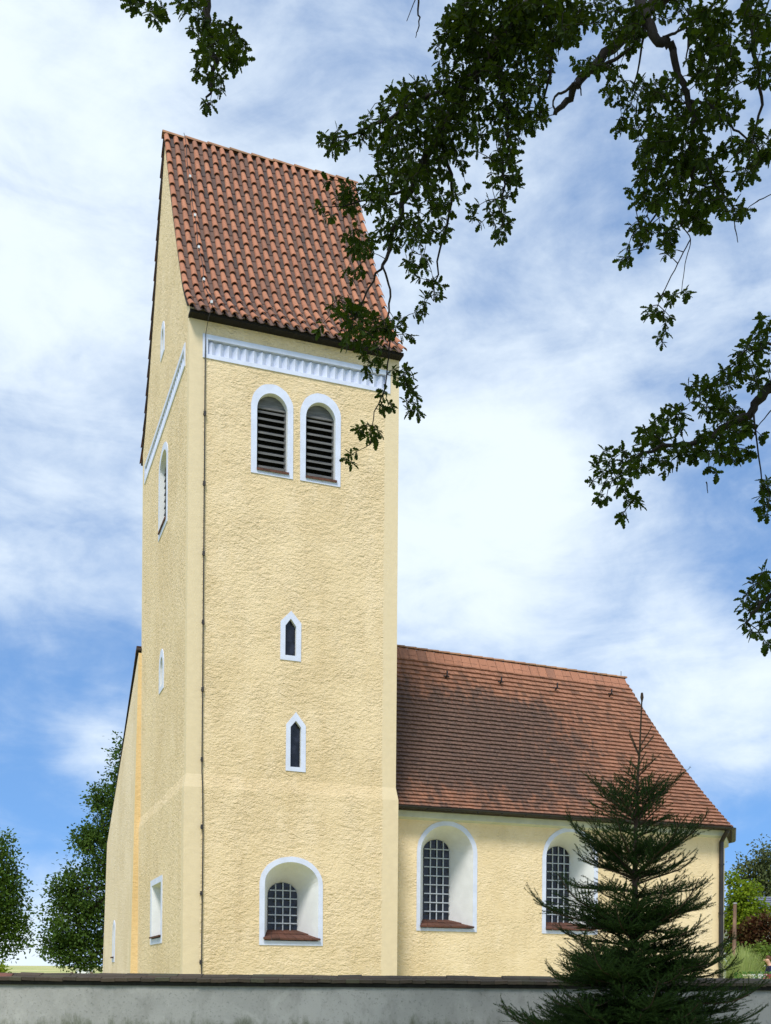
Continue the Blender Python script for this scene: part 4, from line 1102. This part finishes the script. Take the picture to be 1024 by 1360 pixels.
# ------------------------------------------------------------------ trees and garden beyond
def bg_tree(name, label, foot, trunk_h, trunk_r, blobs, nclump, per, size, mat, bark, cat='tree', group=None, weep=0.0, seed=1, clump_r=.45, droop=0.0):
    """blobs: (centre, radii, weight); leaf clumps sit mostly near the skin of the crown"""
    R_ = random.Random(seed); g = np.random.default_rng(seed)
    root = empty(name, foot, label, cat, group)
    wood = MB()
    top = Vector(blobs[0][0])
    if trunk_h > 0:
        wood.tube([Vector(foot), Vector(foot).lerp(top, .35) + Vector((.08, 0, 0)), Vector(foot).lerp(top, .75) - Vector((.06, 0, 0)), top], [trunk_r, trunk_r * .8, trunk_r * .5, trunk_r * .15], 8)
    tw = sum(b_[2] for b_ in blobs); cs = []
    for (c, rr, wt) in blobs:
        c = Vector(c); n = int(nclump * wt / tw)
        if trunk_h > 0 and (c - top).length > .3:
            q = Vector(foot).lerp(top, .45); wood.tube([q, q.lerp(c, .5) + Vector((0, 0, .15)), c], [trunk_r * .4, trunk_r * .25, trunk_r * .08], 6)
        for _ in range(n):
            v = Vector((R_.gauss(0, 1), R_.gauss(0, 1), R_.gauss(0, 1))).normalized() * (R_.uniform(.25, 1.0) ** .5) * R_.choice((1, 1, 1, 1.12))
            cs.append(c + Vector((v.x * rr[0], v.y * rr[1], v.z * rr[2])))
            if trunk_h > 0 and R_.random() < .25: wood.tube([c, cs[-1]], [trunk_r * .10, trunk_r * .03], 4, cap=False)
    if wood.v: wood.build('trunk', bark, root)
    C_ = np.array([tuple(c) for c in cs]); N_ = len(C_) * per
    idx = np.repeat(np.arange(len(C_)), per)
    off = g.normal(size=(N_, 3)) * clump_r * np.array([1, 1, .7 + weep])
    base = C_[idx] + off
    dr = off + g.normal(size=(N_, 3)) * clump_r * .8; dr[:, 2] -= clump_r * (weep * 3 + droop)
    nv = g.normal(size=(N_, 3)) * .6; nv[:, 2] += .8
    V, k = place_leaves(base, dr, nv, size * (.6 + .8 * g.random(N_)), leaf_outline_plain(), fold=.3)
    tint = np.clip(np.repeat(g.random(len(C_)), per) * .6 + g.random(N_) * .4, 0, 1)
    tri_mesh('crown', V, k, np.repeat(tint, 2), mat, root)
    return root

bark = bark_mat('grey bark', (.11, .09, .07))
G_A = leaf_mat('broadleaf green', (.030, .070, .010), (.10, .155, .020), .22, (.18, .28, .03))
G_B = leaf_mat('pear leaf green', (.026, .062, .012), (.09, .145, .022), .22, (.15, .25, .03))
G_BIRCH = leaf_mat('birch leaf green', (.05, .075, .03), (.12, .13, .045), .25)
G_LIME = leaf_mat('fresh green leaves', (.09, .16, .012), (.24, .30, .02), .35, (.35, .45, .03))
G_RED = leaf_mat('purple leaves', (.060, .016, .013), (.085, .075, .022), .2, (.2, .05, .03))
G_FEA = leaf_mat('pale grass leaves', (.26, .34, .10), (.48, .52, .22), .35, (.5, .6, .2))

def blobs_px(L, d):
    """crown lobes given as px, py, half width, half height at a distance d"""
    s = d / FOC; o = []
    for (px, py, rx, ry, w) in L: o.append((at(px, py, d), (rx * s, min(rx, ry) * s, ry * s), w))
    return o
def foot_px(px, d, z=1.4):
    p = at(px, 1290, d); p.z = z; return p

bg_tree('broadleaf_tree', 'round bushy tree cut by the left edge beyond the churchyard wall', foot_px(-22, 62), 3, .28,
        blobs_px([(-12, 1195, 36, 75, 3), (2, 1150, 22, 45, 1.5), (14, 1205, 20, 50, 1.6), (-40, 1180, 50, 80, 2), (20, 1245, 16, 30, .8), (-30, 1265, 40, 22, .8)], 62), 420, 30, .16, G_A, bark, seed=3, clump_r=.30)
bg_tree('pear_tree', 'tall conical dark green tree close behind the left gable of the church', foot_px(150, 56), 3, .30,
        blobs_px([(165, 1020, 16, 38, .8), (152, 1075, 26, 45, 1.3), (140, 1130, 38, 42, 1.8), (120, 1185, 46, 40, 2.1), (105, 1225, 48, 36, 2.1), (128, 1265, 52, 24, 2.0), (78, 1262, 24, 20, .7), (85, 1185, 20, 16, .5), (112, 1118, 14, 14, .4), (130, 1060, 8, 14, .3)], 56), 800, 30, .145, G_B, bark, seed=5, clump_r=.25)
bg_tree('bush', 'bright low bush at the left edge just over the wall coping', foot_px(-4, 40), 0, 0, blobs_px([(0, 1292, 10, 9, 1), (-14, 1288, 14, 12, 1)], 40), 40, 26, .10, G_LIME, bark, 'bush', seed=8, clump_r=.12)
bg_tree('birch_tree', 'weeping birch behind the slate roofed house at the right edge', foot_px(1012, 82), 3, .2,
        blobs_px([(1012, 1150, 9, 26, 1), (1018, 1180, 16, 26, 1.6), (1001, 1170, 9, 28, .8), (984, 1160, 6, 14, .35), (990, 1150, 5, 8, .2), (1026, 1150, 14, 26, 1.1), (1032, 1185, 18, 26, 1)], 82), 150, 30, .22, G_BIRCH, bark, weep=.55, seed=9, clump_r=.34)
bg_tree('young_maple', 'young tree with bright yellow green leaves right of the choir', foot_px(986, 44), 3, .07,
        blobs_px([(985, 1195, 16, 16, 1.4), (972, 1170, 7, 9, .4), (994, 1180, 9, 9, .5), (972, 1212, 10, 22, .9), (1004, 1205, 18, 8, .8), (990, 1220, 18, 14, 1), (1018, 1210, 8, 5, .3), (972, 1240, 9, 26, .9)], 44), 150, 24, .13, G_LIME, bark, seed=12, clump_r=.16, droop=.5)
bg_tree('purple_shrub', 'dark purple leaved shrub in front of the white house wall', foot_px(1004, 40), 0, 0,
        blobs_px([(990, 1240, 18, 14, 1.2), (1012, 1240, 18, 14, 1.2), (1022, 1224, 10, 10, .5), (1000, 1228, 14, 6, .5), (1035, 1240, 14, 18, 1), (985, 1256, 18, 9, .9), (1010, 1258, 20, 10, .9)], 40), 170, 26, .11, G_RED, bark, 'shrub', seed=14, clump_r=.14)

bg_tree('leafy_bush', 'mid green low bush between the pale grass clump and the kneeling person', foot_px(1003, 38), 0, 0,
        blobs_px([(1000, 1275, 16, 18, 1), (1012, 1268, 12, 14, .8), (980, 1275, 16, 20, .8), (1030, 1280, 14, 18, .8)], 38), 120, 26, .10, leaf_mat('garden green', (.06, .12, .015), (.20, .26, .05), .3), bark, 'bush', seed=21, clump_r=.13)

# feathery grass clump
def build_grass_clump():
    p = foot_px(986, 33, 1.4); root = empty('ornamental_grass', p, 'pale feathery grass clump below the purple shrub', 'plant')
    R_ = random.Random(2); vs = []; tn = []
    for i in range(1900):
        a = R_.uniform(0, 6.28); q = R_.random() ** .5; b0 = p + Vector((math.cos(a) * q * .46, math.sin(a) * q * .4, 0))
        lean = Vector((math.cos(a), math.sin(a), 0)) * (q * R_.uniform(.1, .7)); h = R_.uniform(.75, 1.55); w = R_.uniform(.008, .018)
        s = Vector((-math.sin(a), math.cos(a), 0)) * w
        pr = b0
        pts = [b0 + Vector((0, 0, h)) * t + lean * (t * t) * .7 + Vector((0, 0, -.35 * q)) * t ** 3 for t in (0, .35, .7, 1)]
        for k in range(3):
            w0, w1 = (1 - k / 3), (1 - (k + 1) / 3)
            A, B_ = pts[k], pts[k + 1]
            vs += [A - s * w0, A + s * w0, B_ + s * max(.15, w1), B_ - s * max(.15, w1)]; tn.append(R_.random())
    tri_mesh('blades', np.array([tuple(v) for v in vs]), 4, np.array(tn), G_FEA, root)
build_grass_clump()

def build_house():
    d0 = 62; s = d0 / FOC
    x0 = -0.0
    c = at(999, 1300, d0); X = Vector((CS, -SN, 0)); Y = Vector((SN, CS, 0)); Z = Vector((0, 0, 1))
    base = Vector((c.x, c.y, 1.4)); root = empty('white_house', base + X * 4 + Y * 3, 'low white house with a slate grey hipped roof at the right edge', 'house')
    he, hr = 5.45, 6.75
    P = lambda x, y, z: base + X * x + Y * y + Z * (z - 1.4)
    b = MB(); L, W = 9.5, 7.0
    b.add([P(0, 0, 1.3), P(L, 0, 1.3), P(L, W, 1.3), P(0, W, 1.3), P(0, 0, he), P(L, 0, he), P(L, W, he), P(0, W, he)], [(0, 1, 5, 4), (1, 2, 6, 5), (2, 3, 7, 6), (3, 0, 4, 7)], .5)
    b.build('wall', simple('white house render', (.72, .72, .72), .9, .05, 1), root)
    b = MB(); o = .45
    E_ = [P(-o, -o, he - .05), P(L + o, -o, he - .05), P(L + o, W + o, he - .05), P(-o, W + o, he - .05)]
    Rg = [P(.55, W * .4, hr), P(L - 1.2, W * .4, hr)]
    rows = 9
    def fac(a, c_, r0, r1):
        n_ = (c_ - a).cross(r0 - a).normalized(); n_ = n_ if n_.z > 0 else -n_
        for i in range(rows):
            t0, t1 = i / rows, (i + 1.15) / rows
            t1 = min(t1, 1)
            b.add([a.lerp(r0, t0) + n_ * .08, c_.lerp(r1, t0) + n_ * .08, c_.lerp(r1, t1) + n_ * .02, a.lerp(r0, t1) + n_ * .02, a.lerp(r0, t0), c_.lerp(r1, t0)], [(0, 1, 2, 3), (0, 4, 5, 1)])
    fac(E_[0], E_[1], Rg[0], Rg[1]); fac(E_[2], E_[3], Rg[1], Rg[0]); fac(E_[3], E_[0], Rg[0], Rg[0] + X * .001); fac(E_[1], E_[2], Rg[1], Rg[1] + X * .001)
    b.build('roof', simple('slate blue tiles', (.13, .14, .19), .55, .15, 8), root)
    b = MB(); b.tube([E_[0] - Y * .08 - Z * .02, E_[1] - Y * .08 - Z * .02], .07, 8); b.tube([E_[3] - X * .08, E_[0] - X * .08], .07, 8); b.build('gutter', METAL_DARK, root)
    b = MB(); b.add([q - Z * .12 for q in E_], [(0, 1, 2, 3)], .5); b.build('eaves', DARK_WOOD, root)
    for x in (1.6, 4.6, 7.4):
        b = MB(); b.obox(P(x, .0, 3.4), X * .55, Y * .04, Z * .65); w = b.build('window', WHITE, root)
        b = MB(); b.obox(P(x, -.03, 3.4), X * .46, Y * .03, Z * .56); b.build('pane', GLASS, w)
build_house()

def build_post():
    d = 34; a = at(975, 1200, d); p = Vector((a.x, a.y, 1.4))
    root = empty('wooden_post', p, 'weathered brown wooden post standing right of the choir downpipe', 'post')
    b = MB(); b.tube([p, p + Vector((.01, 0, 1)), p + Vector((.02, 0, 2)), Vector((a.x + .03, a.y, a.z))], [.062, .06, .056, .052], 9)
    b.build('pole', bark_mat('brown post wood', (.28, .17, .12)), root)
    b = MB(); b.tube([Vector((a.x + .03, a.y, a.z - .01)), Vector((a.x + .03, a.y, a.z + .03))], [.066, .05], 9); b.build('cap', simple('grey cap', (.25, .25, .26), .6), root)
build_post()

def build_fence():
    p0, p1 = at(97, 1295, 48), at(150, 1295, 46)
    b0 = Vector((p0.x, p0.y, 1.35)); b1 = Vector((p1.x, p1.y, 1.35))
    root = empty('low_board_fence', b0, 'low weathered board fence beneath the conical tree at left', 'fence')
    wd = simple('fence boards', (.20, .15, .10), .9, .25, 6)
    zt = at(97, 1292.5, 48).z
    u = (b1 - b0).normalized(); L = (b1 - b0).length; nn = Vector((-u.y, u.x, 0))
    b = MB(); b.obox((b0 + b1) / 2 + Vector((0, 0, (zt + 1.35) / 2 - 1.35)), u * (L / 2), nn * .02, Vector((0, 0, (zt - 1.38) / 2))); b.build('board', wd, root)
    for k in range(3):
        q = b0.lerp(b1, k / 2); b = MB(); b.obox(Vector((q.x, q.y, (zt + 1.4) / 2)) - nn * .06, u * .05, nn * .04, Vector((0, 0, (zt - 1.30) / 2))); b.build('post', wd, root)
build_fence()

def build_shed():
    d = 72; a = at(112, 1283, d); c = Vector((a.x, a.y, 1.4)); h = a.z - 1.4
    root = empty('garden_hut', c, 'tiny white garden hut seen under the conical tree', 'hut')
    wl = simple('white boards', (.75, .76, .78), .8, .05); X = Vector((CS, -SN, 0)); Y = Vector((SN, CS, 0)); Z = Vector((0, 0, 1))
    b = MB(); b.obox(c + Z * (h * .4), X * .42, Y * .5, Z * (h * .42)); b.build('wall', wl, root)
    b = MB(); e = h * .82
    b.add([c + X * sx * .5 + Y * sy * .6 + Z * e for sx in (-1, 1) for sy in (-1, 1)] + [c + Y * sy * .6 + Z * (h + .1) for sy in (-1, 1)], [(0, 1, 5, 4), (2, 4, 5, 3), (0, 4, 2), (1, 3, 5), (0, 2, 3, 1)]); b.build('roof', simple('pale sheet roof', (.5, .52, .55), .6), root)
build_shed()

# low border flowers along the wall at the right, and the person tending them
def build_flowers():
    g = np.random.default_rng(4); R_ = random.Random(4)
    base, dr, nv, ti = [], [], [], []
    for i in range(300):
        px = R_.uniform(984, 1052); d = R_.uniform(27, 29.5); p = at(px, 1298 + R_.uniform(-4, 2), d)
        if 978 < px < 988: continue
        for k in range(6):
            w = 2 * math.pi * k / 6; base.append(tuple(p)); dr.append((math.cos(w), math.sin(w), .35)); nv.append((R_.gauss(0, .2), R_.gauss(0, .2), 1))
            ti.append(.95 if px > 1016 else (.55 if px > 999 else .2))
    for i in range(900):
        px = R_.uniform(975, 1055); p = at(px, 1299 + R_.uniform(-7, 10), R_.uniform(26.9, 29.8))
        base.append(tuple(p)); dr.append((R_.gauss(0, .5), R_.gauss(0, .5), 1)); nv.append((R_.gauss(0, 1), R_.gauss(0, 1), .3)); ti.append(0.0)
    V, k = place_leaves(np.array(base), np.array(dr), np.array(nv), np.full(len(base), .055), leaf_outline_plain(), fold=.1)
    m = NT('flower bed'); c = m.ramp(m.attr(), [(0.0, (.06, .13, .02)), (.1, (.75, .74, .58)), (.5, (.84, .85, .88)), (.9, (.55, .12, .18))])
    c.node.color_ramp.interpolation = 'CONSTANT'
    m.color(c); m.rough(.7)
    tag(tri_mesh('flower_bed', V, k, np.repeat(np.array(ti), 2), m.mat, None), 'low bed of white, cream and pink flowers behind the wall at right', 'flowers', kind='stuff')
build_flowers()

def skin(name, pts, edges, rad, mat, parent, root=0, sub=2):
    me = bpy.data.meshes.new(name); me.from_pydata([tuple(p) for p in pts], edges, [])
    o = bpy.data.objects.new(name, me); COL.objects.link(o)
    md = o.modifiers.new('skin', 'SKIN'); md.use_smooth_shade = True
    for i, r in enumerate(rad):
        sv = me.skin_vertices[0].data[i]; sv.radius = (r, r) if not isinstance(r, tuple) else r; sv.use_root = (i == root)
    ss = o.modifiers.new('sub', 'SUBSURF'); ss.levels = sub; ss.render_levels = sub
    bpy.context.view_layer.update()
    ev = o.evaluated_get(bpy.context.evaluated_depsgraph_get()); m2 = bpy.data.meshes.new_from_object(ev)
    bpy.data.objects.remove(o); m2.materials.clear(); m2.materials.append(mat)
    m2.name = name; q = bpy.data.objects.new(name, m2); link(q, parent); q.matrix_parent_inverse = parent.matrix_world.inverted()
    return q

def build_person():
    d = 35; hd = at(1020.5, 1275, d)
    X = Vector((CS, -SN, 0)); Y = Vector((SN, CS, 0)); Z = Vector((0, 0, 1))
    O = Vector((hd.x, hd.y, 1.40)) + X * .24                  # below the hips
    root = empty('person', O, 'person with brown hair kneeling in a dark blue jacket beside the flower bed', 'person')
    P = lambda x, y, z: O - X * x + Y * y + Z * z              # x forward (to the left of the picture)
    hz = hd.z - 1.40
    pts = [P(0, 0, .40), P(.05, 0, .56), P(.14, 0, hz - .26), P(.19, 0, hz - .17), P(.23, 0, hz - .09), P(.27, 0, hz - .02), P(.28, 0, hz + .05)]
    rad = [.14, .13, .145, .075, .055, .088, .075]; ed = [(0, 1), (1, 2), (2, 3), (3, 4), (4, 5), (5, 6)]
    def chain(start, L, R_):
        p = start
        for q, r in zip(L, R_):
            pts.append(q); rad.append(r); ed.append((p, len(pts) - 1)); p = len(pts) - 1
        return p
    for sg in (-1, 1):
        w = chain(2, [P(.17, sg * .19, hz - .22), P(.24, sg * .22, hz - .48), P(.46, sg * .17, hz - .60), P(.52, sg * .16, hz - .64)], [.062, .047, .036, .034])
        for k, (fy, fl) in enumerate(((-.032, .070), (-.011, .080), (.011, .076), (.032, .060))):
            chain(w, [P(.555, sg * .16 + fy, hz - .67), P(.57, sg * .16 + fy, hz - .67 - fl * .5), P(.56, sg * .16 + fy, hz - .67 - fl)], [.010, .009, .008])
        chain(w, [P(.55, sg * .16 - sg * .05, hz - .66), P(.57, sg * .16 - sg * .055, hz - .70)], [.011, .009])
        chain(0, [P(.02, sg * .10, .36), P(.34, sg * .12, .10), P(-.08, sg * .12, .08), P(-.20, sg * .12, .06)], [.10, .066, .045, .038])
    skinm = simple('skin', (.55, .32, .22), .6, .06, 8)
    body = skin('body', pts, ed, rad, skinm, root)
    jp = [P(-.01, 0, .38), P(.05, 0, .56), P(.14, 0, hz - .25), P(.19, 0, hz - .17)]; jr = [.17, .165, .172, .10]; je = [(0, 1), (1, 2), (2, 3)]
    for sg in (-1, 1):
        b0 = len(jp); jp += [P(.16, sg * .20, hz - .22), P(.235, sg * .225, hz - .48), P(.44, sg * .175, hz - .59)]; jr += [.085, .068, .056]; je += [(2, b0), (b0, b0 + 1), (b0 + 1, b0 + 2)]
    skin('jacket', jp, je, jr, simple('dark blue cloth', (.012, .018, .075), .85, .2, 12), root)
    tp = [P(-.02, 0, .40)]; tr_ = [.15]; te = []
    for sg in (-1, 1):
        b0 = len(tp); tp += [P(.02, sg * .10, .34), P(.35, sg * .12, .11), P(-.06, sg * .12, .09)]; tr_ += [.12, .09, .07]; te += [(0, b0), (b0, b0 + 1), (b0 + 1, b0 + 2)]
    skin('trousers', tp, te, tr_, simple('dark trousers', (.02, .015, .025), .9, .2, 10), root)
    skin('hair', [P(.20, 0, hz - .03), P(.21, 0, hz + .05), P(.26, 0, hz + .095), P(.325, .0, hz + .085)], [(0, 1), (1, 2), (2, 3)], [.075, .085, .078, .04], simple('brown hair', (.09, .035, .018), .7, .3, 20), root)
    for sg in (-1, 1):
        b = MB(); b.tube([P(-.08, sg * .12, .05), P(-.26, sg * .12, .045)], [.045, .05], 8); b.build('shoe', DARK_WOOD, root, True)
    b = MB(); b.tube([P(.355, 0, hz + .01), P(.385, 0, hz - .025)], [.012, .016], 6); b.build('nose', skinm, root, True)
    for sg in (-1, 1):
        b = MB(); b.tube([P(.335, sg * .034, hz + .035), P(.352, sg * .034, hz + .033)], [.013, .010], 6); b.build('eye', simple('eye', (.05, .03, .02), .3), root, True)
build_person()
